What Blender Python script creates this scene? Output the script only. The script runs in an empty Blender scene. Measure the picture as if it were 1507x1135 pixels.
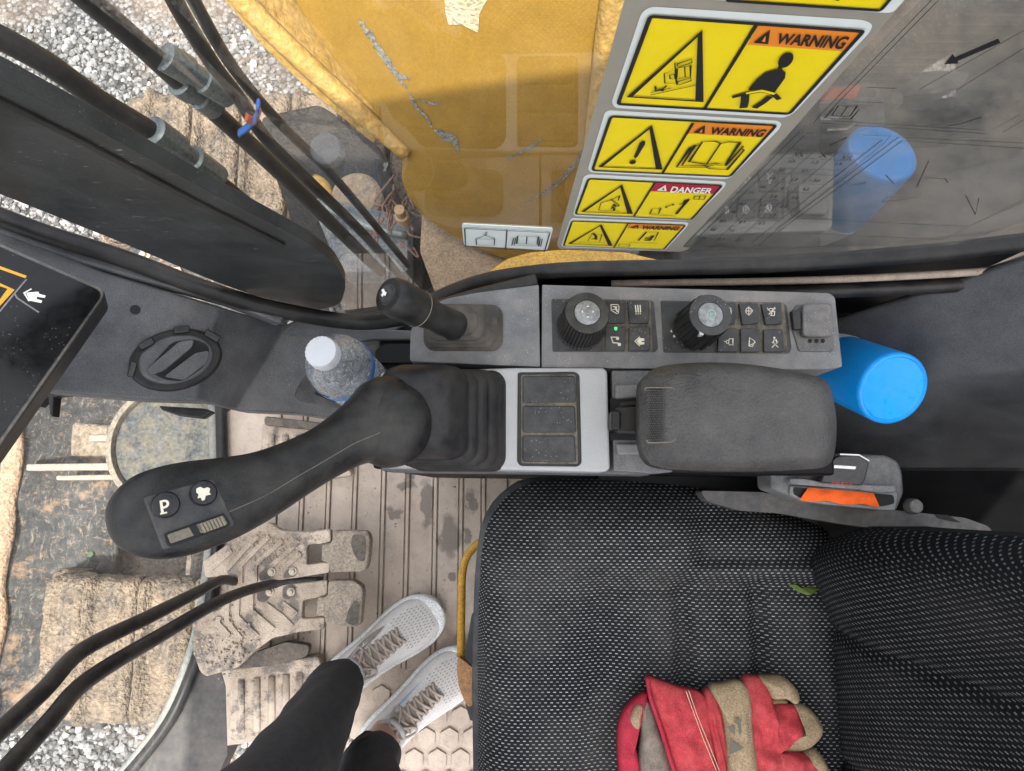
import bpy, bmesh, math, random
from mathutils import Vector, Matrix, noise as mnoise
random.seed(7)
# ------------------------------------------------------------------ camera, world, sun, exposure
SC = bpy.context.scene
COL = SC.collection
H = 1.36                       # camera height above the cab floor
TILT = math.radians(8.66)
F = 1005.0                     # focal length in photograph pixels
CX, CY = 753.5, 567.5
cam_d = bpy.data.cameras.new('camera'); cam = bpy.data.objects.new('camera', cam_d); COL.objects.link(cam)
cam.location = (0, 0, H); cam.rotation_euler = (TILT, 0, 0)
cam_d.sensor_width = 36; cam_d.lens = F / 1507 * 36; cam_d.clip_start = 0.01; cam_d.clip_end = 500
SC.camera = cam
w = bpy.data.worlds.new('World'); SC.world = w; w.use_nodes = True
nt = w.node_tree; bg = nt.nodes['Background']
sky = nt.nodes.new('ShaderNodeTexSky'); sky.sky_type = 'NISHITA'; sky.sun_disc = False
SUN_OFF = 17.0                 # degrees away from the zenith, from the door side
sky.sun_elevation = math.radians(90 - SUN_OFF); sky.sun_rotation = math.radians(180)
sky.air_density = 1.0; sky.dust_density = 4.0; sky.ozone_density = 1.0
hs = nt.nodes.new('ShaderNodeHueSaturation'); hs.inputs['Saturation'].default_value = 0.35
nt.links.new(sky.outputs[0], hs.inputs['Color']); nt.links.new(hs.outputs[0], bg.inputs[0]); bg.inputs[1].default_value = 0.15
sun_d = bpy.data.lights.new('sun', 'SUN'); sun = bpy.data.objects.new('sun', sun_d); COL.objects.link(sun)
sun_d.energy = 2.0; sun_d.angle = math.radians(0.6); sun_d.color = (1, .95, .87)
sun.rotation_euler = (math.radians(SUN_OFF), 0, 0); sun.location = (0, -2, 6)
SC.view_settings.view_transform = 'Standard'; SC.view_settings.look = 'None'
SC.view_settings.exposure = 2.0; SC.view_settings.gamma = 1.0
SC.render.engine = 'CYCLES'
SC.cycles.use_denoising = True
SC.cycles.max_bounces = 10; SC.cycles.transparent_max_bounces = 12; SC.cycles.transmission_bounces = 8
SC.cycles.caustics_reflective = False; SC.cycles.caustics_refractive = False
# ------------------------------------------------------------------ helpers
FW = Vector((0, math.sin(TILT), -math.cos(TILT))); UP = Vector((0, math.cos(TILT), math.sin(TILT))); RT = Vector((1, 0, 0))
CAM = Vector((0, 0, H))
def ray(px, py): return FW + RT * ((px - CX) / F) + UP * ((CY - py) / F)
def proj(p):
    v = Vector(p) - CAM; t = v.dot(FW); return (CX + F * v.dot(RT) / t, CY - F * v.dot(UP) / t)
def Z(z): return (Vector((0, 0, z)), Vector((0, 0, 1)))
def hit(px, py, pl, off=0.0):
    d = ray(px, py); p0, n = pl
    t = (p0 - CAM).dot(n) / d.dot(n)
    return CAM + d * t + n * off
def P(px, py, z): return hit(px, py, Z(z))
def plane3(a, b, c):
    n = (b - a).cross(c - a).normalized()
    if n.dot(CAM - a) < 0: n = -n
    return (a, n)
WIN = (Vector((0, .224, .737)), Vector((0, -1, -.0703)).normalized())     # right-hand window plane
def S(*pts, o=(0, 0), k=1.0): return [(o[0] + x / k, o[1] + y / k) for x, y in pts]

class Root:
    pass
ORI = {}
def thing(name, label, cat, loc=(0, 0, 0), group=None, kind=None):
    o = bpy.data.objects.new(name, None); COL.objects.link(o); o.location = loc; o.empty_display_size = .05
    ORI[o.name] = Vector(loc); tag(o, label, cat, group, kind); return o
def tag(o, label=None, cat=None, group=None, kind=None):
    if label: o['label'] = label
    if cat: o['category'] = cat
    if group: o['group'] = group
    if kind: o['kind'] = kind
    return o
def root_of(o):
    while o.parent: o = o.parent
    return o
def obj(name, verts, faces, mat, parent=None, smooth=False, bevel=0, seg=2, uv=None, origin=None, angle=35):
    off = Vector((0, 0, 0))
    if parent: off = ORI[root_of(parent).name]
    elif origin is not None: off = Vector(origin)
    me = bpy.data.meshes.new(name)
    me.from_pydata([tuple(Vector(v) - off) for v in verts], [], faces)
    bm = bmesh.new(); bm.from_mesh(me); bmesh.ops.recalc_face_normals(bm, faces=bm.faces)
    bm.to_mesh(me); bm.free()
    if uv is not None:
        l = me.uv_layers.new(name='UVMap')
        for lp in me.loops: l.data[lp.index].uv = uv[lp.vertex_index]
    if smooth or bevel:
        for p in me.polygons: p.use_smooth = True
    me.materials.append(mat)
    o = bpy.data.objects.new(name, me); COL.objects.link(o)
    if parent: o.parent = parent
    elif origin is not None: o.location = off; ORI[o.name] = off
    else: ORI[o.name] = off
    if bevel:
        m = o.modifiers.new('bevel', 'BEVEL'); m.width = bevel; m.segments = seg; m.limit_method = 'ANGLE'
        m.angle_limit = math.radians(angle); m.harden_normals = True
    return o
def flat(name, verts, faces, mat, parent, n, **k):
    """an open sheet whose faces look along n"""
    o = obj(name, verts, faces, mat, parent, **k)
    me = o.data
    bm = bmesh.new(); bm.from_mesh(me); bm.normal_update()
    fl = [f for f in bm.faces if f.normal.dot(n) < 0]
    bmesh.ops.reverse_faces(bm, faces=fl); bm.to_mesh(me); bm.free()
    return o
def roundpts(pts, r, n=5):
    """round the corners of a polygon given in pixels"""
    out = []
    N = len(pts)
    for i in range(N):
        p = Vector(pts[i]); a = Vector(pts[i - 1]); b = Vector(pts[(i + 1) % N])
        rr = r[i] if isinstance(r, (list, tuple)) else r
        da, db = a - p, b - p
        la, lb = da.length, db.length
        d = min(rr, la * .48, lb * .48)
        if d < .01: out.append(tuple(p)); continue
        s, e = p + da / la * d, p + db / lb * d
        for j in range(n + 1):
            t = j / n
            out.append(tuple(s * (1 - t) ** 2 + p * 2 * t * (1 - t) + e * t * t))
    return out
def slab(name, pts, pl, depth, mat, parent=None, bevel=0, rnd=0, dirv=None, off=0, seg=2, origin=None):
    """prism: traced outline on a plane, pushed back by depth"""
    if rnd: pts = roundpts(pts, rnd)
    top = [hit(x, y, pl, off) for x, y in pts]
    d = (dirv.normalized() if dirv is not None else -pl[1]) * depth
    n = len(top)
    v = top + [p + d for p in top]
    f = [list(range(n)), list(range(2 * n - 1, n - 1, -1))] + [[i, (i + 1) % n, n + (i + 1) % n, n + i] for i in range(n)]
    return obj(name, v, f, mat, parent, bevel=bevel, seg=seg, origin=origin)
def sheet(name, pts, pl, mat, parent, off=.0003, rnd=0):
    if rnd: pts = roundpts(pts, rnd)
    return flat(name, [hit(x, y, pl, off) for x, y in pts], [list(range(len(pts)))], mat, parent, pl[1])
def ribbon_data(P3, n, wd, h, closed=False, raised=False):
    V, Fc = [], []
    N = len(P3)
    for i in range(N):
        a = P3[i - 1] if (i > 0 or closed) else P3[i]
        b = P3[(i + 1) % N] if (i < N - 1 or closed) else P3[i]
        t = (b - a)
        if t.length < 1e-9: t = Vector((1, 0, 0))
        t.normalize(); s = n.cross(t).normalized()
        k = 1.0
        if 0 < i < N - 1 or closed:
            t1 = (P3[i] - a).normalized(); c = max(.5, t1.dot(t)); k = 1 / c
        ww = wd[i] if isinstance(wd, (list, tuple)) else wd
        V += [P3[i] - s * ww * .5 * k, P3[i] + s * ww * .5 * k]
    m = len(V)
    rng = N if closed else N - 1
    if raised:
        V = [v - n * .002 for v in V] + [v + n * h for v in V]
        for i in range(rng):
            a, b, c, d = 2 * i, 2 * i + 1, (2 * i + 3) % m, (2 * i + 2) % m
            Fc += [[m + a, m + b, m + c, m + d], [a, d, m + d, m + a], [b, m + b, m + c, c]]
        if not closed: Fc += [[0, m, m + 1, 1], [m - 2, m - 1, 2 * m - 1, 2 * m - 2]]
    else:
        V = [v + n * h for v in V]
        for i in range(rng): Fc.append([2 * i, 2 * i + 1, (2 * i + 3) % m, (2 * i + 2) % m])
    return V, Fc
def strokes(name, lines, pl, wd, mat, parent, off=.0005, h=0, closed=False):
    """many traced lines as one flat (or raised) part"""
    V, Fc = [], []
    for ln in lines:
        c = closed
        if ln[0] == ln[-1] and len(ln) > 3: ln = ln[:-1]; c = True
        v, f = ribbon_data([hit(x, y, pl) for x, y in ln], pl[1], wd, h if h else off, c, bool(h))
        k = len(V); V += v; Fc += [[i + k for i in q] for q in f]
    return flat(name, V, Fc, mat, parent, pl[1]) if not h else obj(name, V, Fc, mat, parent)
def smooth_path(pts, n=6, closed=False):
    """Catmull-Rom through points (any dimension)"""
    out = []
    N = len(pts)
    pts = [Vector(p) for p in pts]
    for i in range(N if closed else N - 1):
        p0 = pts[i - 1] if (i > 0 or closed) else pts[0]
        p1, p2 = pts[i], pts[(i + 1) % N]
        p3 = pts[(i + 2) % N] if (i + 2 < N or closed) else pts[-1]
        for j in range(n):
            t = j / n
            out.append(.5 * ((2 * p1) + (p2 - p0) * t + (2 * p0 - 5 * p1 + 4 * p2 - p3) * t * t + (3 * p1 - p0 - 3 * p2 + p3) * t ** 3))
    if not closed: out.append(pts[-1].copy())
    return out
def pw(c, p): return (abs(c) ** p) * (1 if c > 0 else -1)
def tube_data(path, rad, seg=12, cap=True, flatten=1.0, upv=None, power=1.0):
    V, Fc = [], []
    N = len(path)
    prev = None
    for i, p in enumerate(path):
        t = (path[min(i + 1, N - 1)] - path[max(i - 1, 0)]).normalized()
        u = upv or prev or Vector((0, 0, 1))
        if abs(u.dot(t)) > .98: u = Vector((0, 1, 0))
        s = t.cross(u).normalized(); u2 = s.cross(t).normalized(); prev = u2
        r = rad[i] if isinstance(rad, (list, tuple)) else rad
        rs, ru = (r if isinstance(r, tuple) else (r, r * flatten))
        for j in range(seg):
            a = 2 * math.pi * j / seg
            V.append(p + s * pw(math.cos(a), power) * rs + u2 * pw(math.sin(a), power) * ru)
    for i in range(N - 1):
        for j in range(seg):
            a, b = i * seg + j, i * seg + (j + 1) % seg
            Fc.append([a, b, b + seg, a + seg])
    if cap: Fc += [list(range(seg)), list(range((N - 1) * seg, N * seg))]
    return V, Fc
def tube(name, path, rad, mat, parent=None, seg=12, n=0, flatten=1.0, upv=None, origin=None, bevel=0, power=1.0):
    path = [Vector(p) for p in path]
    if n:
        if isinstance(rad, (list, tuple)) and len(rad) == len(path):
            rr = smooth_path([((r, r) if not isinstance(r, tuple) else r) for r in rad], n); rad = [tuple(q) for q in rr]
        path = smooth_path(path, n)
    V, Fc = tube_data(path, rad, seg, True, flatten, upv, power)
    return obj(name, V, Fc, mat, parent, smooth=True, origin=origin)
def lathe(name, prof, base, axis, mat, parent=None, seg=32, flutes=0, fd=0, smooth=True, bevel=0, origin=None, cap=True):
    """profile of (radius, height) turned about an axis"""
    ax = Vector(axis).normalized(); b = Vector(base)
    u = ax.cross(Vector((0, 1, 0)) if abs(ax.y) < .9 else Vector((1, 0, 0))).normalized(); v = ax.cross(u)
    V, Fc = [], []
    for r, h in prof:
        for j in range(seg):
            a = 2 * math.pi * j / seg
            rr = r * (1 - fd * (1 if (j * flutes // seg * 2 + (j * flutes % seg >= seg / 2)) % 2 else 0)) if flutes else r
            V.append(b + ax * h + (u * math.cos(a) + v * math.sin(a)) * rr)
    for i in range(len(prof) - 1):
        for j in range(seg):
            a, c = i * seg + j, i * seg + (j + 1) % seg
            Fc.append([a, c, c + seg, a + seg])
    if cap: Fc += [list(range(seg)), list(range((len(prof) - 1) * seg, len(prof) * seg))]
    o = obj(name, V, Fc, mat, parent, smooth=smooth and not bevel, bevel=bevel, origin=origin)
    if smooth and not bevel: sharp(o, 40)
    return o
def sharp(o, deg):
    me = o.data
    bm = bmesh.new(); bm.from_mesh(me)
    for e in bm.edges:
        if len(e.link_faces) == 2 and e.calc_face_angle(0) > math.radians(deg): e.smooth = False
    bm.to_mesh(me); bm.free()
def box(name, c, s, mat, parent=None, bevel=0, rot=None, origin=None):
    c = Vector(c); sx, sy, sz = [q / 2 for q in s]
    M = rot.to_matrix() if rot else Matrix.Identity(3)
    v = [c + M @ Vector((x, y, z)) for x in (-sx, sx) for y in (-sy, sy) for z in (-sz, sz)]
    f = [[0, 1, 3, 2], [4, 6, 7, 5], [0, 4, 5, 1], [2, 3, 7, 6], [0, 2, 6, 4], [1, 5, 7, 3]]
    return obj(name, v, f, mat, parent, bevel=bevel, origin=origin)
def resample(pts, n):
    pts = [Vector(p) for p in pts]; L = [0]
    for i in range(len(pts)): L.append(L[-1] + (pts[(i + 1) % len(pts)] - pts[i]).length)
    out, k = [], 0
    for j in range(n):
        d = L[-1] * j / n
        while L[k + 1] < d: k += 1
        t = (d - L[k]) / max(1e-9, L[k + 1] - L[k])
        out.append(pts[k].lerp(pts[(k + 1) % len(pts)], t))
    return out
def pillow(name, outline, zf, mat, parent=None, nang=64, rings=10, skirt=0.02, ctr=None, uvf=None, origin=None, power=1.0):
    """closed cushion over a star-shaped outline (world xy); zf(x, y, s) gives the height, s = 0 centre .. 1 rim"""
    out = resample([(p[0], p[1]) for p in outline], nang)
    c = Vector(ctr) if ctr else sum(out, Vector((0, 0))) / nang
    V, Fc = [], []
    for k in range(rings + 1):
        s = 1 - (1 - k / rings) ** power if False else math.sin(k / rings * math.pi / 2) ** power
        for p in out:
            q = c + (p - c) * s
            V.append(Vector((q.x, q.y, zf(q.x, q.y, s))))
    for p in out: V.append(Vector((p.x, p.y, zf(p.x, p.y, 1.0) - skirt)))
    for k in range(rings + 1):
        for j in range(nang):
            a, b = k * nang + j, k * nang + (j + 1) % nang
            Fc.append([a, b, b + nang, a + nang])
    Fc.append(list(range((rings + 1) * nang, (rings + 2) * nang)))
    uv = [uvf(v) for v in V] if uvf else None
    o = obj(name, V, Fc, mat, parent, smooth=True, uv=uv, origin=origin)
    return o
_txt = {}
def text_part(name, body, quad, pl, mat, parent, off=.0006, shear=0, bold=0):
    """lettering fitted into a traced quad (bottom-left, bottom-right, top-right, top-left)"""
    cu = bpy.data.curves.new('t', 'FONT'); cu.body = body; cu.resolution_u = 3; cu.offset = bold; cu.shear = shear
    ob = bpy.data.objects.new('t', cu); me = bpy.data.meshes.new_from_object(ob)
    xs = [v.co.x for v in me.vertices]; ys = [v.co.y for v in me.vertices]
    x0, x1, y0, y1 = min(xs), max(xs), min(ys), max(ys)
    q = [Vector(p) for p in quad]; V = []
    for v in me.vertices:
        u = (v.co.x - x0) / (x1 - x0); t = (v.co.y - y0) / max(1e-6, y1 - y0)
        p = (q[0] * (1 - u) + q[1] * u) * (1 - t) + (q[3] * (1 - u) + q[2] * u) * t
        V.append(hit(p.x, p.y, pl, off))
    Fc = [list(p.vertices) for p in me.polygons]
    bpy.data.objects.remove(ob); bpy.data.curves.remove(cu); bpy.data.meshes.remove(me)
    return flat(name, V, Fc, mat, parent, pl[1])
def circle(cx, cy, rx, ry=None, n=24, rot=0):
    ry = ry or rx; c, s = math.cos(rot), math.sin(rot)
    return [(cx + rx * math.cos(a) * c - ry * math.sin(a) * s, cy + rx * math.cos(a) * s + ry * math.sin(a) * c) for a in [2 * math.pi * i / n for i in range(n)]]
# ------------------------------------------------------------------ materials
class NT:
    def __init__(s, name):
        s.m = bpy.data.materials.new(name); s.m.use_nodes = True; s.t = s.m.node_tree; s.t.nodes.clear()
        s.out = s.t.nodes.new('ShaderNodeOutputMaterial')
    def n(s, kind, ins=None, **kw):
        nd = s.t.nodes.new('ShaderNode' + kind)
        for k, v in kw.items(): setattr(nd, k, v)
        for k, v in (ins or {}).items():
            if isinstance(v, bpy.types.NodeSocket): s.t.links.new(v, nd.inputs[k])
            elif hasattr(v, 'outputs'): s.t.links.new(v.outputs[0], nd.inputs[k])
            else: nd.inputs[k].default_value = v
        return nd
    def math(s, op, a, b=0.0, c=None):
        i = {0: a, 1: b}
        if c is not None: i[2] = c
        return s.n('Math', i, operation=op).outputs[0]
    def ramp(s, fac, a, b): return s.n('MapRange', {0: fac, 1: a, 2: b, 3: 0.0, 4: 1.0}).outputs[0]
    def mix(s, fac, a, b): 
        nd = s.t.nodes.new('ShaderNodeMix'); nd.data_type = 'RGBA'
        for k, v in ((0, fac), (6, a), (7, b)):
            if isinstance(v, bpy.types.NodeSocket): s.t.links.new(v, nd.inputs[k])
            elif k == 0: nd.inputs[0].default_value = v
            else: nd.inputs[k].default_value = c4(v)
        return nd.outputs[2]
    def noise(s, scale, detail=4, vec=None, rough=.55, off=None):
        i = {'Scale': scale, 'Detail': detail, 'Roughness': rough}
        if vec is not None: i['Vector'] = vec
        return s.n('TexNoise', i).outputs[0]
    def coord(s, which='Object'): return s.n('TexCoord').outputs[which]
    def mapping(s, vec, scale=(1, 1, 1), loc=(0, 0, 0), rot=(0, 0, 0)): return s.n('Mapping', {0: vec, 'Scale': scale, 'Location': loc, 'Rotation': rot}).outputs[0]
    def bsdf(s, **kw):
        b = s.n('BsdfPrincipled', {k.replace('_', ' '): (c4(v) if k in ('Base_Color', 'Emission_Color') and not isinstance(v, bpy.types.NodeSocket) else v) for k, v in kw.items()})
        s.t.links.new(b.outputs[0], s.out.inputs[0]); return b
    def bump(s, h, strength=.3, dist=.001): return s.n('Bump', {'Height': h, 'Strength': strength, 'Distance': dist}).outputs[0]
def c4(c): return (c[0], c[1], c[2], 1.0) if len(c) == 3 else tuple(c)
def srgb(r, g, b):
    f = lambda u: (u / 255 / 12.92) if u / 255 <= .04045 else ((u / 255 + .055) / 1.055) ** 2.4
    return (f(r), f(g), f(b))
def dusty(name, col, rough=.5, dust=(.35, .29, .22), amt=.25, scale=9, grain=900, gb=.25, gd=.0004, spots=.0, metal=0.0, vary=.25, scratch=0.0, spec=.3, micro=.32):
    """painted / moulded surface with a fine grain, uneven dust and specks"""
    k = NT(name); co = k.coord()
    n1 = k.noise(scale, 6, co, .65); n2 = k.noise(scale * 5.3, 4, co, .6); g = k.noise(grain, 2, co, .5)
    fac = k.math('MULTIPLY', k.ramp(k.math('ADD', k.math('MULTIPLY', n1, .7), k.math('MULTIPLY', n2, .3)), .38, .72), amt)
    base = k.mix(k.ramp(n2, .3, .75), [q * (1 - vary) for q in col], [min(1, q * (1 + vary)) for q in col])
    base = k.mix(k.ramp(g, .3, .7), k.mix(micro, base, (0, 0, 0)), k.n('Mix', {0: 1.0, 6: base, 7: (1 + micro, 1 + micro, 1 + micro, 1)}, data_type='RGBA', blend_type='MULTIPLY').outputs[2])
    c = k.mix(fac, base, dust)
    if spots:
        v = k.n('TexVoronoi', {'Vector': co, 'Scale': 330.0}).outputs['Distance']
        sp = k.math('MULTIPLY', k.math('LESS_THAN', v, .15), k.math('GREATER_THAN', k.noise(30, 3, co), .53))
        c = k.mix(k.math('MULTIPLY', sp, spots), c, (.5, .47, .42))
    if scratch:
        mv = k.mapping(co, (14, 160, 60), rot=(.2, .1, .5)); ss = k.noise(6, 3, mv, .7)
        c = k.mix(k.math('MULTIPLY', k.ramp(ss, .66, .72), scratch), c, (.42, .4, .37))
    r = k.math('ADD', k.math('MULTIPLY', fac, .5), k.math('MULTIPLY_ADD', n2, .2, rough - .1))
    k.bsdf(Base_Color=c, Roughness=r, Metallic=metal, Normal=k.bump(g, gb, gd), Specular_IOR_Level=spec)
    return k.m
def plain(name, col, rough=.5, metal=0.0, **kw):
    k = NT(name); co = k.coord(); n = k.noise(60, 3, co)
    c = k.mix(n, [q * .88 for q in col], [min(1, q * 1.1) for q in col])
    k.bsdf(Base_Color=c, Roughness=rough, Metallic=metal, **kw); return k.m
console_m = dusty('console_plastic', (.14, .143, .149), .55, amt=.4, scale=7, spots=.5, grain=1100, gb=.35)
panel_m = dusty('front_trim_plastic', (.078, .081, .088), .42, amt=.16, scale=6, spots=.25, grain=1000, gb=.4, scratch=.15)
light_m = dusty('light_grey_plastic', (.345, .348, .352), .5, amt=.2, scale=8, spots=.2, grain=1000, gb=.1, vary=.06, micro=.1)
black_m = dusty('black_plastic', (.0095, .0098, .011), .38, amt=.1, scale=12, grain=900, gb=.3, dust=(.3, .26, .2), spec=.25)
rub_m = dusty('grip_rubber', (.0085, .0088, .0098), .36, amt=.13, scale=14, grain=750, gb=.6, gd=.0007, dust=(.3, .27, .22), spec=.22)
boot_m = dusty('boot_rubber', (.014, .014, .0155), .42, amt=.16, scale=16, grain=900, gb=.3, dust=(.2, .17, .13), spec=.22)
boot2_m = dusty('dusty_boot_rubber', (.05, .047, .043), .65, amt=.6, scale=16, grain=900, gb=.3, dust=(.2, .165, .125))
arm_m = dusty('armrest_vinyl', (.036, .0345, .0335), .36, amt=.3, scale=7, grain=520, gb=.9, gd=.0012, dust=(.2, .18, .155), spec=.35)
btn_m = dusty('button_plastic', (.026, .027, .029), .5, amt=.2, scale=20, grain=1200, gb=.2, spots=.4, dust=(.25, .23, .2))
well_m = dusty('button_well', (.05, .047, .042), .7, amt=.75, scale=40, grain=900, dust=(.3, .255, .19))
glossy_m = plain('gloss_black', (.008, .008, .009), .25)
screen_m = dusty('display_glass', (.0035, .0037, .0042), .16, amt=.035, scale=30, grain=300, gb=.02, spots=.12, dust=(.2, .2, .2), micro=0)
white_m = plain('white_print', (.72, .70, .64), .6)
icon_m = plain('ivory_print', (.62, .57, .46), .6)
ink_m = plain('black_print', (.012, .012, .012), .5)
yel_m = dusty('label_yellow', (.78, .60, .006), .38, amt=.07, scale=20, grain=300, gb=.03, vary=.04, micro=0)
org_m = dusty('label_orange', (.74, .22, .02), .38, amt=.07, scale=20, grain=300, gb=.03, vary=.04, micro=0)
red_m = dusty('label_red', (.42, .012, .04), .38, amt=.07, scale=20, grain=300, gb=.03, vary=.04, micro=0)
lwhite_m = dusty('label_white', (.62, .66, .63), .4, amt=.12, scale=20, grain=300, gb=.03, vary=.04, micro=0)
film_m = dusty('label_film', (.27, .25, .205), .4, amt=.12, scale=12, grain=300, gb=.03, vary=.06, micro=0)
screenor_m = plain('display_orange', (.62, .30, .01), .4)
chrome_m = dusty('worn_steel', (.42, .42, .42), .32, metal=1.0, amt=.3, scale=30, grain=400, gb=.1, micro=0)
green_m = NT('green_led'); green_m.bsdf(Base_Color=(.02, .5, .12), Emission_Color=(.02, .7, .15), Emission_Strength=.5); green_m = green_m.m
blue_m = dusty('blue_plastic', (.0, .27, .74), .3, amt=.10, scale=24, grain=200, gb=.02, vary=.05, micro=0)
bwhite_m = plain('white_plastic', (.7, .72, .74), .35)
yellowpaint_m = dusty('boom_yellow', (.285, .16, .022), .38, amt=.16, scale=3.2, grain=260, gb=.06, gd=.0004, spots=.25, dust=(.27, .2, .1), vary=.12, micro=.1)
yellowbar_m = dusty('bar_yellow', (.5, .26, .025), .4, amt=.15, scale=20, grain=500, gb=.1)
tanplastic_m = dusty('tan_knob', (.45, .22, .09), .5, amt=.2, scale=20, grain=500, gb=.1)
scrape_m = dusty('bare_scrape', (.23, .22, .19), .7, amt=.6, scale=60, grain=160, gb=1.0, gd=.003, dust=(.10, .095, .08), vary=.6)
steel_m = dusty('track_steel', (.11, .092, .075), .9, amt=1.0, scale=14, grain=120, gb=1.0, gd=.012, dust=(.32, .24, .165), vary=.55)
hose_m = dusty('hose_rubber', (.007, .007, .0075), .45, amt=.12, scale=20, grain=500, gb=.15)
fit_m = dusty('hose_fitting', (.15, .17, .165), .3, amt=.4, scale=30, metal=.6, grain=300, gb=.1, dust=(.3, .31, .28))
pillar_m = dusty('pillar_paint', (.017, .019, .020), .35, amt=.30, scale=6, grain=500, gb=.2, dust=(.10, .10, .09), scratch=.5, micro=.3, spec=.3)
gap_m = plain('dark_gap', (.006, .006, .006), .8)
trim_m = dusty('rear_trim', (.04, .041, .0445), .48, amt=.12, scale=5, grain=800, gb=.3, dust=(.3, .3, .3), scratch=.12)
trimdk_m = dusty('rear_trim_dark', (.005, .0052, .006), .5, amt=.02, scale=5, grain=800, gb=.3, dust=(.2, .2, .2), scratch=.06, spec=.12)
skin_m = plain('skin', (.52, .29, .2), .5, Subsurface_Weight=.1)
cloth_m = dusty('trouser_cloth', (.036, .035, .037), .85, amt=.05, scale=20, grain=1400, gb=.5, gd=.0005, dust=(.1, .1, .1))
shoe_m = dusty('shoe_mesh', (.60, .57, .545), .8, amt=.35, scale=14, grain=900, gb=.5, gd=.0008, dust=(.47, .41, .35), vary=.05)
sole_m = dusty('shoe_sole', (.66, .66, .645), .6, amt=.25, scale=10, grain=400, gb=.1, vary=.04, dust=(.5, .46, .4))
lace_m = dusty('lace', (.37, .30, .25), .85, amt=.2, scale=40, grain=1600, gb=.6, gd=.0004, vary=.15)
tongue_m = dusty('tongue', (.25, .215, .185), .85, amt=.2, scale=30, grain=1200, gb=.6, gd=.0005)
perf_m = plain('perforation', (.2, .18, .16), .9)
gred_m = dusty('glove_red', (.42, .035, .045), .85, amt=.28, scale=16, grain=700, gb=.9, gd=.0008, dust=(.55, .2, .17), vary=.25)
gred2_m = dusty('glove_red_rim', (.36, .012, .035), .75, amt=.1, scale=20, grain=700, gb=.6, gd=.0006, dust=(.5, .2, .17))
gtan_m = dusty('glove_leather', (.34, .25, .15), .85, amt=.5, scale=22, grain=500, gb=1.0, gd=.0008, dust=(.2, .145, .085), vary=.2)
glin_m = dusty('glove_lining', (.2, .165, .135), .95, amt=.3, scale=25, grain=900, gb=1.0, gd=.001, dust=(.34, .29, .24))
gprint_m = plain('faded_print', (.13, .115, .09), .9)
orange_m = dusty('orange_webbing', (.75, .10, .006), .7, amt=.06, scale=30, grain=1500, gb=.6, gd=.0004, vary=.12)
clear_m = dusty('cap_plastic', (.62, .64, .66), .35, amt=.05, scale=30, grain=300, gb=.05, vary=.04, micro=0)
label_blue_m = plain('bottle_blue', (.06, .2, .5), .35)
leaf_m = plain('leaf_green', (.09, .14, .02), .6)
rk = NT('roof_fill_diffuser'); rt_ = rk.n('BsdfTranslucent', {0: (.62, .63, .64, 1)}); rd_ = rk.n('BsdfDiffuse', {0: (.5, .5, .5, 1)})
rk.t.links.new(rk.n('MixShader', {0: .5, 1: rt_.outputs[0], 2: rd_.outputs[0]}).outputs[0], rk.out.inputs[0]); roof_m = rk.m  # milky translucency added to the roof to pass soft fill light inside

def glass(name, dust=.04, refl=1.0, tint=(1, 1, 1)):  # dust weighs the diffuse layer: dust, plus painted haze where raised
    k = NT(name); co = k.coord()
    lw = k.n('LayerWeight', {'Blend': .5}).outputs['Facing']
    fr = k.math('MULTIPLY_ADD', k.math('POWER', lw, 4.0), .75 * refl, .062 * refl)
    tr = k.n('BsdfTransparent', {0: c4(tint)}); gl = k.n('BsdfGlossy', {'Color': (1, 1, 1, 1), 'Roughness': .015})
    m1 = k.n('MixShader', {0: fr, 1: tr.outputs[0], 2: gl.outputs[0]})
    df = k.n('BsdfDiffuse', {'Color': (.42, .4, .36, 1)})
    nz = k.noise(14, 5, co, .7)
    m2 = k.n('MixShader', {0: k.math('MULTIPLY', k.ramp(nz, .35, .8), dust), 1: m1.outputs[0], 2: df.outputs[0]})
    k.t.links.new(m2.outputs[0], k.out.inputs[0]); return k.m
glass_m = glass('window_glass', .07, 1.0, (.93, .95, .94))
wind_m = glass('windshield_glass', .24, .8, (.95, .97, .96))  # diffuse layer raised to paint in the pane's reflected haze besides dust
film_clear_m = glass('chart_film', .26, 1.5, (.90, .91, .90))  # diffuse veil stands in for milky reflections on the film, besides dust
def water_bottle():
    k = NT('clear_bottle'); co = k.coord()
    bmp = k.bump(k.noise(150, 3, co, .7), .9, .004)
    lw = k.n('LayerWeight', {'Blend': .5, 'Normal': bmp}).outputs['Facing']
    fr = k.math('MULTIPLY_ADD', k.math('POWER', lw, 2.5), .8, .10)
    tr = k.n('BsdfTransparent', {0: (.93, .95, .96, 1)}); gl = k.n('BsdfGlossy', {'Color': (.95, .97, 1, 1), 'Roughness': .06, 'Normal': bmp})
    m1 = k.n('MixShader', {0: fr, 1: tr.outputs[0], 2: gl.outputs[0]})
    df = k.n('BsdfDiffuse', {'Color': (.55, .58, .6, 1), 'Normal': bmp})
    m2 = k.n('MixShader', {0: k.math('MULTIPLY_ADD', k.ramp(k.noise(220, 4, co, .7), .4, .62), .30, .08), 1: m1.outputs[0], 2: df.outputs[0]})  # mottled pale diffuse paints sparkle into the clear plastic
    k.t.links.new(m2.outputs[0], k.out.inputs[0]); return k.m
pet_m = water_bottle()

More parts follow.
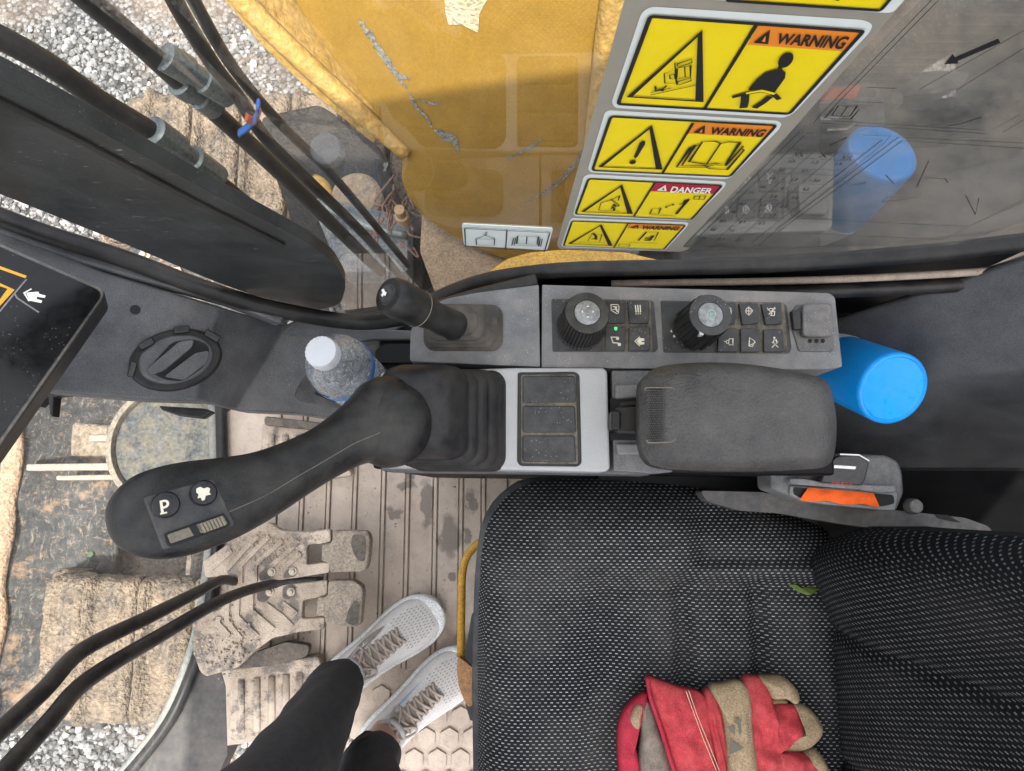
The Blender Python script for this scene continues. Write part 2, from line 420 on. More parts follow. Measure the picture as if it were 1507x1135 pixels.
def fabric(name, base=(.0125, .013, .015), thread=(.40, .41, .41), pu=.0076, pv=.0040, rot=0.0, dustamt=.25):
    k = NT(name); uv = k.mapping(k.coord('UV'), rot=(0, 0, rot)); s = k.n('SeparateXYZ', {0: uv}); co = k.coord()
    wob = k.math('MULTIPLY', k.noise(25, 2, co), .0012)
    v = k.math('DIVIDE', k.math('ADD', s.outputs[1], wob), pv); row = k.math('FLOOR', v)
    u = k.math('ADD', k.math('DIVIDE', s.outputs[0], pu), k.math('MULTIPLY', k.math('MODULO', k.math('ABSOLUTE', row), 2.0), .5))
    fu, fv = k.math('FRACT', u), k.math('FRACT', v)
    da = k.math('MULTIPLY', k.math('LESS_THAN', k.math('ABSOLUTE', k.math('SUBTRACT', fu, .5)), .22), k.math('LESS_THAN', k.math('ABSOLUTE', k.math('SUBTRACT', fv, .5)), .15))
    wn = k.n('TexWhiteNoise', {0: k.n('CombineXYZ', {0: k.math('FLOOR', u), 1: row}).outputs[0]}, noise_dimensions='2D').outputs[0]
    da = k.math('MULTIPLY', da, k.math('MULTIPLY_ADD', wn, .55, .45))
    d1 = k.noise(9, 6, co, .7)
    wv = k.noise(1500, 1, co)
    b = k.mix(wv, [q * .5 for q in base], [q * 1.6 for q in base])
    c = k.mix(da, b, thread)
    c = k.mix(k.math('MULTIPLY', k.ramp(d1, .42, .8), dustamt), c, (.17, .155, .135))
    hgt = k.math('ADD', k.math('MULTIPLY', da, .6), k.math('MULTIPLY', wv, .6))
    k.bsdf(Base_Color=c, Roughness=.9, Normal=k.bump(hgt, .5, .0008), Specular_IOR_Level=.1); return k.m
fab_m = fabric('seat_fabric'); fabb_m = fabric('backrest_fabric', base=(.0045, .0047, .006), thread=(.15, .15, .14), pu=.0086, pv=.0034, rot=.38, dustamt=.06)

def mudfloor(name, blobs, patch=0.0, rel=.0025, lo=(.36, .29, .235), hi=(.52, .435, .355)):
    k = NT(name); co = k.coord()
    n1 = k.noise(7, 6, co, .7); n2 = k.noise(45, 5, co, .65); g = k.noise(330, 3, co, .6)
    c = k.mix(k.ramp(n1, .35, .68), lo, hi)
    c = k.mix(k.math('MULTIPLY', k.ramp(n2, .52, .75), .45), c, (.2, .175, .165))
    c = k.mix(k.math('MULTIPLY', k.ramp(g, .56, .78), .55), c, (.55, .46, .36))
    if patch:
        n3 = k.noise(21, 6, co, .75); c = k.mix(k.math('MULTIPLY', k.ramp(n3, .52, .60), patch), c, (.105, .095, .09)); c = k.mix(k.math('MULTIPLY', k.ramp(n3, .46, .38), patch * .5), c, (.5, .42, .34))
    wet = None
    wrp = k.n('TexNoise', {'Vector': co, 'Scale': 34.0, 'Detail': 4.0}).outputs[1]
    dv = k.n('VectorMath', {0: co, 1: k.n('VectorMath', {0: k.n('VectorMath', {0: wrp, 1: (.5, .5, .5)}, operation='SUBTRACT').outputs[0], 3: .05}, operation='SCALE').outputs[0]}, operation='ADD').outputs[0]
    for x, y, rx, ry in blobs:
        m = k.n('Mapping', {0: dv, 'Location': (-x / rx, -y / ry, 0), 'Scale': (1 / rx, 1 / ry, 0)}).outputs[0]
        l = k.n('VectorMath', {0: m}, operation='LENGTH').outputs['Value']
        wet = l if wet is None else k.math('MINIMUM', wet, l)
    if wet is not None:
        sp = k.math('MULTIPLY', k.ramp(k.math('ADD', wet, k.math('MULTIPLY', n2, .5)), 1.32, 1.0), .72)
        c = k.mix(sp, c, (.115, .098, .085))
    k.bsdf(Base_Color=c, Roughness=.9, Normal=k.bump(k.math('ADD', k.math('MULTIPLY', g, .6), n2), .7, rel)); return k.m
def blob(px, py, rx, ry):
    p = P(px, py, 0.004); return (p.x, p.y, rx, ry)
floor_m = mudfloor('dusty_floor_mat', [blob(660, 785, .022, .045), blob(628, 740, .013, .05), blob(600, 715, .02, .012), blob(583, 752, .016, .011), blob(695, 735, .014, .028), blob(690, 790, .012, .02), blob(664, 848, .012, .008), blob(604, 700, .01, .01), blob(635, 990, .018, .03), blob(640, 1010, .03, .02)])
mud_m = mudfloor('muddy_rubber', [], .75, .006, (.24, .185, .135), (.54, .44, .345))
def groundmat():
    k = NT('gravel_ground'); co = k.coord()
    v = k.n('TexVoronoi', {'Vector': co, 'Scale': 62.0}); v2 = k.n('TexVoronoi', {'Vector': co, 'Scale': 140.0})
    n = k.noise(1.1, 5, co, .6)
    col = k.mix(k.n('SeparateColor', {0: v.outputs['Color']}).outputs[0], (.05, .05, .05), (.24, .235, .23))
    col = k.mix(k.ramp(v.outputs['Distance'], .45, .7), col, (.03, .028, .026))
    col = k.mix(k.math('MULTIPLY', k.ramp(n, .5, .62), .5), col, (.3, .22, .16))
    h = k.math('SUBTRACT', 1.0, k.math('MULTIPLY_ADD', v2.outputs['Distance'], .4, v.outputs['Distance']))
    k.bsdf(Base_Color=col, Roughness=.9, Normal=k.bump(h, .9, .012)); return k.m
ground_m = groundmat()
def stonemat():
    k = NT('gravel_stone'); co = k.coord(); r = k.n('NewGeometry').outputs['Random Per Island']
    c = k.mix(r, (.035, .034, .034), (.31, .305, .30)); c = k.mix(k.math('MULTIPLY', k.noise(200, 3, co), .4), c, (.2, .18, .16))
    k.bsdf(Base_Color=c, Roughness=.9); return k.m
stone_m = stonemat()
def blademat():
    k = NT('scraped_blade'); co = k.coord()
    wq = k.n('VectorMath', {0: co, 1: k.n('VectorMath', {0: k.n('TexNoise', {'Vector': co, 'Scale': 5.0}).outputs[1], 3: .16}, operation='SCALE').outputs[0]}, operation='ADD').outputs[0]
    st = k.noise(7, 6, k.mapping(wq, (4, 13, 6), rot=(0, 0, .9)), .8); st2 = k.noise(8, 6, k.mapping(wq, (15, 5, 5), rot=(0, 0, .35)), .8)
    n = k.noise(6, 6, co, .7); n2 = k.noise(40, 4, co, .7)
    c = k.mix(k.ramp(n2, .35, .7), (.016, .018, .019), (.055, .057, .056))
    c = k.mix(k.math('MULTIPLY', k.ramp(st, .56, .63), .75), c, (.24, .15, .09))
    c = k.mix(k.math('MULTIPLY', k.ramp(st2, .55, .62), .6), c, (.25, .215, .17))
    c = k.mix(k.math('MULTIPLY', k.ramp(n, .56, .64), .8), c, (.27, .175, .105))
    k.bsdf(Base_Color=c, Roughness=.75, Normal=k.bump(k.math('ADD', n, n2), .5, .006)); return k.m
blade_m = blademat()
# ------------------------------------------------------------------ the setting: ground, cab floor
GZ = -1.02
g = obj('ground', [(-60, -60, GZ), (60, -60, GZ), (60, 60, GZ), (-60, 60, GZ)], [[0, 1, 2, 3]], ground_m); tag(g, 'pale grey crushed stone ground around the machine', 'ground', kind='structure')
def stones():
    V, Fc = [], []
    bm = bmesh.new(); bmesh.ops.create_icosphere(bm, subdivisions=1, radius=1); bv = [v.co.copy() for v in bm.verts]; bf = [[v.index for v in f.verts] for f in bm.faces]; bm.free()
    def put(x, y, r):
        k = len(V); M = Matrix.Rotation(random.random() * 6.28, 3, 'Z') @ Matrix.Rotation(random.random() * 3, 3, 'X')
        s = Vector((random.uniform(.7, 1.2), random.uniform(.7, 1.2), random.uniform(.5, .9)))
        for q in bv:
            c = M @ Vector((q.x * s.x, q.y * s.y, q.z * s.z)) * r * random.uniform(.85, 1.15); V.append((x + c.x, y + c.y, GZ + r * .3 + c.z))
        Fc.extend([[i + k for i in f] for f in bf])
    for x0, x1, y0, y1, n in ((-2.1, -.9, .75, 1.75, 4200), (-1.9, -.55, -1.2, -.45, 3600), (-.6, .4, -1.5, -.5, 2200), (-2.2, -1.2, -.5, .8, 1500)):
        for _ in range(n): put(random.uniform(x0, x1), random.uniform(y0, y1), random.choice((.006, .008, .01, .012, .016)))
    return V, Fc
V, Fc = stones(); tag(obj('gravel', V, Fc, stone_m), 'loose pale gravel lying on the ground beside the tracks', 'gravel', kind='stuff')

fl = slab('floor', [(330, 610), (332, 700), (326, 800), (318, 880), (306, 960), (296, 1030), (292, 1104), (420, 1086), (500, 1072), (560, 1120), (600, 1200), (1350, 1200), (1350, 500), (700, 480), (420, 540)], Z(0), .03, floor_m, bevel=.002)
tag(fl, 'dusty tan ribbed rubber mat on the cab floor', 'floor', kind='structure'); ORI[fl.name] = Vector((0, 0, 0))
# ribs of the mat, one by one
def strip(x0, x1, y0, y1, name='mat_rib', h=.0045):
    return box(name, ((x0 + x1) / 2, (y0 + y1) / 2, h / 2 + .0005), (x1 - x0, y1 - y0, h), floor_m, fl, bevel=.0015)
ribx = [P(px, 780, 0).x for px in (402, 441, 480, 519, 561, 597, 638, 676, 709, 748)]
for i in range(len(ribx) - 1):
    x0, x1 = ribx[i], ribx[i + 1]
    yb = P(520, 985 if i > 3 else 1000, 0).y
    strip(x0 + .009, x1 - .002, yb, .19); strip(x0 + .0005, x0 + .0068, yb, .19, 'mat_ridge', .0075)
hx0 = P(585, 1010, 0)
for r in range(7):
    for c in range(6):
        R = .021; x = hx0.x - .03 + c * R * 2.05 + (r % 2) * R * 1.02; y = hx0.y - .016 - r * R * 1.78
        if P(565, 1030, 0).x - .02 < x < P(760, 1030, 0).x:
            t = [Vector((x + R * .93 * math.cos(a), y + R * .93 * math.sin(a), .005)) for a in [math.pi / 6 + math.pi / 3 * q for q in range(6)]]
            obj('mat_hexagon', t + [v - Vector((0, 0, .0045)) for v in t], [list(range(6)), list(range(11, 5, -1))] + [[q, (q + 1) % 6, 6 + (q + 1) % 6, 6 + q] for q in range(6)], floor_m, fl, bevel=.0015)
# footrests: ribbed raised blocks at either side of the pedals
darkmud_m = dusty('dark_mud', (.075, .065, .055), .7, amt=.5, scale=20, grain=200, gb=.6, gd=.002, dust=(.25, .2, .155))  # darker mud tone for toe stops and the worn pad patches
def footrest(label, top, zt, back, ribs):
    t = thing('footrest', label, 'footrest', P(*top[0], 0))
    slab('block', top, Z(zt), zt, mud_m, t, bevel=.004, rnd=8)
    for a, b in ribs: tube('tread_rib', [P(*a, zt + .001), P(*b, zt + .001)], .0065, mud_m, t, seg=8, flatten=.6)
    if back: slab('toe_stop', back, Z(zt + .018), .02, darkmud_m, t, bevel=.004, rnd=6)
    return t
footrest('mud-caked ribbed footrest next to the trouser leg', [(338, 985), (470, 965), (478, 1045), (430, 1078), (338, 1092)], .035, [(352, 985), (372, 962), (420, 945), (455, 950), (452, 966), (400, 980)],
         [((x, 1002 - (x - 345) * .12), (x, 1082 - (x - 345) * .2)) for x in (355, 378, 400, 421, 441)])
footrest('ribbed footrest half hidden behind the long joystick handle', [(385, 622), (470, 628), (520, 700), (380, 720)], .035, [(388, 612), (475, 622), (474, 634), (388, 626)],
         [((x, 640), (x, 705)) for x in (400, 420, 440, 460)])
# ------------------------------------------------------------------ cab shell
cab = thing('excavator_cab', 'black framed cab shell with side window, windshield, pillar and roof', 'cab', (0, .224, 0))
obj('roof', [(-.61, -1.13, 1.875), (.65, -1.13, 1.875), (.65, .17, 1.875), (-.61, .17, 1.875)], [[0, 1, 2, 3]], roof_m, cab)  # out of view; blocks the sun, and its added translucency fills the cab
sill = [(505, 470), (560, 463), (610, 450), (660, 428), (705, 412), (760, 401), (850, 393), (1000, 390), (1130, 386), (1250, 378), (1390, 366), (1560, 346)]
sw = [hit(x, y, WIN) for x, y in sill]
# wall under the sill
V = [p for p in sw] + [Vector((p.x, p.y + .012, 0)) for p in sw] + [p + Vector((0, .006, 0)) for p in sw] + [Vector((p.x, p.y + .02, 0)) for p in sw]; n = len(sw)
Fc = []
for i in range(n - 1): Fc += [[i, i + 1, n + i + 1, n + i], [2 * n + i, 2 * n + i + 1, i + 1, i], [3 * n + i, 3 * n + i + 1, 2 * n + i + 1, 2 * n + i]]
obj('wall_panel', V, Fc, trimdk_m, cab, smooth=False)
tube('window_seal', [p + Vector((0, -.004, .004)) for p in sw], .0085, black_m, cab, seg=10, n=4)
led = [hit(x, y, WIN) for x, y in ((900, 400), (1000, 398), (1130, 396), (1250, 392), (1400, 384), (1560, 372))]
tube('sill_ledge', [p + Vector((0, -.012, -.004)) for p in led], .004, dusty('ledge_dust', (.30, .24, .19), .7, amt=.5, scale=20), cab, seg=8, n=3)
tube('sill_step', [p + Vector((0, -.02, -.02)) for p in led], .008, black_m, cab, seg=8, n=3)
obj('rear_quarter_panel', [(.42, -.64, 0), (.42, -.60, 0), (.95, -.60, 0), (.95, -.64, 0), (.42, -.64, 1.35), (.42, -.60, 1.35), (.95, -.60, 1.35), (.95, -.64, 1.35)], [[0, 1, 2, 3], [4, 5, 6, 7], [0, 1, 5, 4], [1, 2, 6, 5], [2, 3, 7, 6], [3, 0, 4, 7]], trim_m, cab, bevel=.008)
obj('rear_wall', [(.90, -.60, 0), (.90, .22, 0), (.94, .22, 0), (.94, -.60, 0), (.90, -.60, .95), (.90, .22, .95), (.94, .22, .95), (.94, -.60, .95)], [[0, 1, 2, 3], [4, 5, 6, 7], [0, 1, 5, 4], [1, 2, 6, 5], [2, 3, 7, 6], [3, 0, 4, 7]], trim_m, cab, bevel=.008)
# right window pane
top = [Vector((.78, .224 - .0703 * (1.68 - .737), 1.68)), Vector((-.46, .224 - .0703 * (1.68 - .737), 1.68))]
low = [Vector((-.20, .224 - .0703 * (.60 - .737), .60))]
flat('side_window', sw + top + low, [list(range(len(sw) + 3))], glass_m, cab, WIN[1])
# A-pillar: from the sill corner up and forward
WINP = (WIN[0] + WIN[1] * .03, WIN[1])
slab('pillar', [(-420, -90), (-60, 86), (0, 116), (124, 180), (290, 272), (451, 356), (490, 384), (510, 418), (502, 448), (468, 457), (373, 435), (315, 414), (166, 352), (0, 286), (-60, 262), (-420, 110)], WINP, .010, pillar_m, cab, bevel=.004, rnd=10, seg=3)
slab('pillar_trim', [(-420, -60), (-60, 112), (0, 141), (124, 203), (290, 292), (420, 358), (418, 363), (286, 298), (120, 209), (0, 148), (-60, 119), (-420, -50)], WINP, .004, black_m, cab, bevel=.001, off=.002)
# windshield with its lower frame
XW = -.60
flat('windshield', [(XW, -.62, -.02), (XW, .205, -.02), (XW, .16, 1.68), (XW, -.62, 1.68)], [[0, 1, 2, 3]], wind_m, cab, Vector((1, 0, 0)))
fr = [P(x, y, .012) for x, y in ((325, 590), (327, 700), (320, 800), (312, 870), (300, 935), (278, 1000), (250, 1060), (205, 1120), (150, 1180), (90, 1250))]
tube('windshield_seal', fr, (.011), black_m, cab, seg=10, n=4)
tube('windshield_frame', [p + Vector((-.016, -.004, -.004)) for p in fr], .010, dusty('grey_seal', (.2, .21, .2), .5, amt=.5, scale=20), cab, seg=10, n=4)
slab('sill_plate', [(330, 600), (336, 700), (330, 800), (322, 880), (318, 960), (332, 1010), (335, 1112), (292, 1200), (160, 1200), (205, 1125), (250, 1062), (278, 1002), (300, 937), (312, 872), (320, 802), (327, 702), (325, 600)], Z(.001), .05, dusty('sill_paint', (.035, .034, .036), .45, amt=.35, scale=12, dust=(.3, .25, .2), scratch=.3), cab, bevel=.002)
tube('dash_gasket', [P(x, y, z) for x, y, z in ((-60, 296, .83), (60, 342, .80), (180, 380, .76), (300, 424, .72), (400, 454, .68), (520, 474, .64), (600, 466, .66), (690, 440, .685), (790, 415, .69))], .0085, black_m, cab, seg=10, n=5)
# ------------------------------------------------------------------ front trim panel with air vent and cup tray
DP = plane3(P(150, 400, .755), P(330, 447, .70), P(190, 585, .735))
dash = thing('front_trim_panel', 'dark grey plastic front trim panel with oval air vent beside the display', 'trim panel', P(258, 530, .5))
def quadmesh(name, pts, faces, mat, parent, thick=.02, bevel=.003, ang=8):
    V = pts + [p - Vector((0, 0, thick)) for p in pts]; n = len(pts)
    bm = {}; Fc = [list(f) for f in faces] + [[i + n for i in reversed(f)] for f in faces]
    for f in faces:
        for i in range(len(f)):
            e = (f[i], f[(i + 1) % len(f)]); bm[tuple(sorted(e))] = bm.get(tuple(sorted(e)), []) + [e]
    for k, e in bm.items():
        if len(e) == 1: a, b = e[0]; Fc.append([b, a, a + n, b + n])
    return obj(name, V, Fc, mat, parent, bevel=bevel, angle=ang)
dpt = [hit(-40, 318, DP), hit(150, 398, DP), hit(322, 450, DP), P(418, 478, .625), P(450, 464, .61), P(612, 470, .60),
       hit(50, 575, DP), hit(190, 587, DP), hit(288, 590, DP), P(345, 604, .645), P(432, 608, .60), P(560, 628, .60), P(412, 492, .615), P(560, 500, .60)]
quadmesh('panel', dpt, [(0, 1, 7, 6), (1, 2, 8, 7), (2, 3, 12, 9, 8), (3, 4, 12), (12, 4, 5, 13), (9, 12, 13, 11, 10)], panel_m, dash, .03, .004, 6)
slab('upper_lip', [(-40, 312), (120, 362), (230, 405), (330, 432), (420, 462), (412, 478), (330, 447), (200, 412), (120, 388), (-40, 330)], DP, .02, panel_m, dash, bevel=.003, off=.006)
# oval vent
vc = (258, 530); va = -.22
ven = slab('vent_bezel', circle(*vc, 70, 45, 40, va), DP, .01, black_m, dash, bevel=.004, off=.004, seg=3)
slab('vent_ring', circle(*vc, 56, 35, 40, va), DP, .01, panel_m, ven, bevel=.003, off=.0075)
slab('vent_recess', roundpts([(216, 546), (252, 505), (286, 501), (308, 512), (300, 540), (268, 563), (240, 560)], 10), DP, .004, gap_m, ven, off=.0085)
slab('vent_vane', roundpts([(215, 545), (262, 505), (284, 502), (282, 513), (240, 548), (222, 554)], 5), DP, .012, panel_m, ven, bevel=.0015, off=.0125)
slab('vent_vane', roundpts([(240, 556), (285, 522), (305, 518), (303, 535), (270, 561)], 5), DP, .012, panel_m, ven, bevel=.0015, off=.0115)
for i, (x, y, r) in enumerate(((215, 508, -.5), (266, 487, -.1), (311, 496, .55), (194, 545, -1.3))):
    slab('vent_clip', [(x + a * math.cos(r) - b * math.sin(r), y + a * math.sin(r) + b * math.cos(r)) for a, b in ((-12, -5), (12, -5), (11, 5), (-11, 5))], DP, .004, glossy_m, ven, bevel=.001, off=.0095)
slab('screw_hole', circle(199, 456, 8, 7, 18), DP, .003, gap_m, dash, off=.0006)
sc = slab('screw', circle(362, 510, 11, 10, 18), plane3(P(340, 480, .67), P(390, 500, .63), P(340, 540, .66)), .004, black_m, dash, bevel=.001, off=.006)
slab('lower_bracket', [(232, 597), (300, 601), (312, 606), (296, 616), (262, 612), (238, 604)], Z(.66), .012, black_m, dash, bevel=.002)
slab('hook_bracket', [(62, 570), (102, 572), (100, 582), (80, 584), (77, 614), (72, 612), (70, 585), (55, 600)], Z(.70), .012, black_m, dash, bevel=.002)
# cup tray
slab('tray_insert', [(432, 582), (452, 542), (480, 520), (560, 505), (560, 604), (520, 604), (440, 590)], Z(.6035), .006, dusty('tray_mat', (.045, .046, .052), .6, amt=.3, scale=14), dash, bevel=.0015, rnd=9)
slab('tray_slot', [(470, 568), (500, 584), (492, 592), (462, 580)], Z(.6045), .004, gap_m, dash, bevel=.0005)
slab('tray_slot', [(552, 515), (566, 506), (608, 506), (608, 534), (552, 534)], Z(.6045), .004, gap_m, dash, bevel=.0005, rnd=5)
slab('tray_rim', [(485, 493), (545, 484), (606, 486), (606, 500), (548, 500), (490, 508)], Z(.606), .008, panel_m, dash, bevel=.002, rnd=5)
# ------------------------------------------------------------------ display
A = P(157, 432, .845); B = P(-160, 290, .90); C = P(-40, 715, .885)
MP = plane3(A, B, C)
disp = thing('display', 'glossy black display with orange outlines and a white house icon', 'display', P(60, 480, .8))
dq = roundpts([(158, 428), (-160, 288), (-330, 560), (-40, 712)], [16, 2, 2, 2])
slab('housing', [(160, 430), (-160, 286), (-330, 560), (-42, 716)], MP, .028, black_m, disp, bevel=.004, rnd=[16, 2, 2, 2], off=-.002)
slab('bezel', dq, MP, .006, dusty('bezel', (.09, .085, .08), .4, amt=.3, scale=30), disp, bevel=.0012, off=0)
slab('screen', roundpts([(153, 431), (-160, 294), (-330, 560), (-42, 703)], [15, 2, 2, 2]), MP, .004, screen_m, disp, off=.0012)
strokes('screen_outline', [[(-30, 384), (0, 395), (39, 409)], [(-30, 410), (0, 420), (17, 427), (-6, 455), (-30, 478)]], MP, .0022, screenor_m, disp, off=.0016)
strokes('screen_divider', [[(40, 412), (22, 433), (0, 460)], [(22, 433), (26, 440), (58, 461)]], MP, .0011, dusty('screen_grey', (.16, .16, .16), .4), disp, off=.0016)
hp = S((110, 248), (150, 240), (205, 262), (196, 272), (170, 268), (165, 280), (185, 285), (160, 292), (135, 280), o=(0, 350), k=2.986)
sheet('house_icon', S((117, 245), (170, 240), (175, 250), (203, 258), (198, 268), (165, 262), (162, 272), (188, 280), (182, 290), (132, 280), o=(0, 350), k=2.986), MP, white_m, disp, off=.0017)
strokes('house_roof', [S((140, 228), (108, 246), (130, 282), o=(0, 350), k=2.986)], MP, .0009, white_m, disp, off=.0017)
# ------------------------------------------------------------------ water bottle
base = P(535, 568, .60); capz = .735
wb = thing('water_bottle', 'clear plastic water bottle with white cap and blue label in the cup tray', 'bottle', (base.x, base.y, .605))
bt = Vector((base.x, base.y, .605)); cp = P(474, 519, capz); axb = (cp - bt).normalized(); Lb = (cp - bt).length
rib = [(.030, 0), (.0315, .004)]
for i in range(5): rib += [(.0315, .010 + i * .012), (.0298, .014 + i * .012), (.0298, .017 + i * .012)]
rib += [(.0322, .078), (.0325, Lb * .62), (.031, Lb * .70), (.026, Lb * .80), (.019, Lb * .88), (.0135, Lb * .93), (.013, Lb * .96)]
body = lathe('bottle_body', rib, bt, axb, pet_m, wb, 36)
lathe('blue_label', [(.0332, .068), (.0334, .069), (.0334, .078), (.0332, .079)], bt, axb, label_blue_m, wb, 36, cap=False)
lathe('cap', [(.0148, Lb * .925), (.0155, Lb * .93), (.0155, Lb * 1.02), (.0146, Lb * 1.035), (.008, Lb * 1.038)], bt, axb, clear_m, wb, 48, flutes=24, fd=.03)
# ------------------------------------------------------------------ right console: lever base, switch panel, joystick pedestal
con = thing('right_console', 'grey right-hand control console with switch keypads and dials', 'console', P(900, 500, 0))
cz = .70
slab('lever_base', [(604, 487), (622, 455), (655, 440), (700, 431), (793, 419), (795, 540), (603, 532)], Z(cz), .10, console_m, con, bevel=.004, rnd=[4, 8, 8, 8, 2, 2, 5], seg=3)
slab('switch_panel', [(798, 419), (1220, 431), (1229, 437), (1240, 540), (1215, 544), (797, 541)], Z(cz), .09, console_m, con, bevel=.004, rnd=[2, 4, 4, 4, 4, 2], seg=3)
slab('console_pedestal', [(545, 492), (640, 450), (1210, 440), (1230, 700), (548, 690)], Z(.595), .58, trimdk_m, con, bevel=.004)
slab('pedestal_side', [(560, 560), (900, 545), (960, 700), (560, 694)], Z(.665), .06, panel_m, con, bevel=.004)
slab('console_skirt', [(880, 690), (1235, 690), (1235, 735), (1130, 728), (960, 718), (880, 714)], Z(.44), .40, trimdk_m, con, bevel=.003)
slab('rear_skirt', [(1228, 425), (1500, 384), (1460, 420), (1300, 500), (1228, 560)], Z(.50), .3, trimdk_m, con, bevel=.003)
# keypad 1
def px_k(o, k): return lambda *p: S(*p, o=o, k=k)
k1 = px_k((800, 420), 8.372); k2 = px_k((970, 420), 5.581)
kp1 = slab('keypad', roundpts(k1((95, 165), (1300, 180), (1360, 200), (1410, 780), (1380, 822), (110, 818)), 3), Z(cz + .0006), .004, btn_m, con, bevel=.0006)
slab('key_well', k1((735, 180), (1320, 182), (1340, 820), (735, 818)), Z(cz + .001), .002, well_m, kp1)
def key(q, par, h=.0045): return slab('key', roundpts(q, 2.0), Z(cz + h), .004, btn_m, par, bevel=.0011)
K = [key(k1((770, 190), (1015, 190), (1000, 460), (770, 470)), kp1), key(k1((1035, 195), (1300, 190), (1295, 465), (1060, 470)), kp1), key(k1((760, 515), (1010, 515), (1005, 805), (755, 808)), kp1), key(k1((1055, 518), (1305, 510), (1310, 805), (1050, 808)), kp1)]
kz = Z(cz + .0045)
def icon(name, polys, lines, wd, par, pl=kz, mat=icon_m):
    V, Fc = [], []
    for q in polys:
        s = len(V); V += [hit(x, y, pl, .0004) for x, y in q]; Fc.append(list(range(s, len(V))))
    for ln in lines:
        c = ln[0] == ln[-1] and len(ln) > 3
        v, f = ribbon_data([hit(x, y, pl) for x, y in (ln[:-1] if c else ln)], pl[1], wd, .0004, c)
        s = len(V); V += v; Fc += [[i + s for i in q] for q in f]
    return flat(name, V, Fc, mat, par, pl[1])
icon('window_icon', [k1((870, 270), (895, 270), (920, 330), (900, 330))], [k1((830, 240), (915, 240), (928, 265), (922, 345), (900, 350), (832, 310), (830, 240)), k1((850, 265), (905, 265), (890, 300), (845, 300))], .0007, kp1)
icon('menu_icon', [], [k1((1128, 245), (1140, 335)), k1((1158, 243), (1166, 335)), k1((1188, 243), (1194, 335)), k1((1138, 348), (1139, 358)), k1((1165, 348), (1166, 358)), k1((1192, 346), (1193, 357))], .0011, kp1)
icon('note_icon', [circle(*k1((910, 655))[0], 2.4), circle(*k1((932, 730))[0], 2.4)], [k1((915, 640), (830, 640), (855, 708), (930, 715))], .0010, kp1)
icon('house_icon', [k1((1145, 690), (1178, 650), (1240, 655), (1240, 685), (1205, 688), (1205, 700), (1240, 702), (1240, 728), (1180, 735))], [k1((1185, 635), (1125, 690), (1185, 752))], .0008, kp1)
sheet('green_lamp', roundpts(k1((868, 515), (908, 515), (905, 548), (888, 560), (872, 548)), 1.5), kz, green_m, kp1, off=.0005)
# keypad 2
kp2 = slab('keypad', roundpts(k2((12, 125), (1010, 140), (1050, 165), (1090, 520), (1070, 560), (35, 552)), 3), Z(cz + .0006), .004, btn_m, con, bevel=.0006)
slab('key_well', k2((465, 135), (1025, 145), (1060, 560), (465, 552)), Z(cz + .001), .002, well_m, kp2)
for q in (((480, 142), (632, 144), (625, 318), (480, 320)), ((655, 148), (815, 146), (820, 310), (685, 325)), ((840, 150), (1005, 145), (1012, 315), (875, 325)),
          ((490, 352), (640, 352), (645, 545), (480, 545)), ((670, 358), (825, 355), (832, 545), (672, 548)), ((860, 362), (1015, 360), (1028, 545), (862, 548))): key(k2(*q), kp2)
icon('heater_icon', [], [k2((562, 180), (568, 215)), k2((575, 180), (580, 240)), k2((565, 225), (570, 245)), k2((588, 185), (590, 235))], .0008, kp2)
icon('wiper_icon', [], [k2((715, 195), (735, 180), (768, 210), (735, 248), (712, 225), (715, 195)), k2((735, 180), (735, 248)), k2((705, 212), (770, 212))], .0007, kp2)
icon('alarm_icon', [], [k2((885, 185), (930, 235)), k2((950, 180), (900, 240)), k2((890, 205), (915, 190), (955, 195)), k2((920, 220), (948, 215), (945, 250), (918, 250), (920, 220)), k2((928, 215), (955, 188))], .0007, kp2)
icon('washer_icon', [], [k2((575, 440), (605, 440), (605, 490), (575, 490), (570, 475), (575, 440)), k2((575, 450), (552, 455), (552, 475), (572, 480)), k2((535, 462), (552, 466))], .0007, kp2)
icon('rear_wiper_icon', [], [k2((742, 430), (785, 460), (765, 505), (738, 500), (742, 430)), k2((745, 495), (790, 470))], .0007, kp2)
icon('belt_icon', [circle(*k2((945, 432))[0], 1.6)], [k2((925, 465), (978, 510)), k2((975, 462), (925, 512)), k2((940, 450), (960, 448), (965, 480), (940, 482), (940, 450))], .0008, kp2)
for i, (x, y) in enumerate(((103, 377), (123, 420), (152, 459), (190, 490), (234, 508), (280, 514), (328, 507))): sheet('scale_mark', circle(*k2((x, y))[0], 2.1 - i * .16, n=8), Z(cz + .0006), white_m, kp2, off=.0006)
# dials
def dial(label, basepx, toppx, r, h, flutes, par, ic):
    b = P(*basepx, cz); tp = P(*toppx, cz + h)
    ax = (tp - b).normalized(); L = (tp - b).length
    d = lathe('dial', [(r * 1.04, 0), (r * 1.05, .002), (r * 1.0, .0025), (r * .97, L * .5), (r * .95, L - .003), (r * .90, L)], b, ax, black_m, par, 120, flutes=flutes, fd=.075)
    d['label'] = label
    pl = (b + ax * (L + .0004), ax)
    lathe('dial_face', [(r * .89, L), (r * .885, L + .0012), (r * .56, L + .0014), (r * .54, L + .0006)], b, ax, btn_m, d, 48)
    lathe('dial_cap', [(r * .52, L), (r * .52, L + .0016), (r * .42, L + .0028), (r * .1, L + .0032)], b, ax, dusty('dial_cap', (.22, .23, .24), .3, amt=.2, scale=30, grain=300, gb=.05), d, 40)
    return d, (b + ax * (L + .0033), ax)
d1, p1 = dial('selector dial with four white arrows', (854, 482), (864, 461), .0232, .036, 40, con, 0)
def tri(cx, cy, dx, dy, s=2.4): return [(cx + dx * s, cy + dy * s), (cx - dy * s, cy + dx * s), (cx + dy * s, cy - dx * s)]
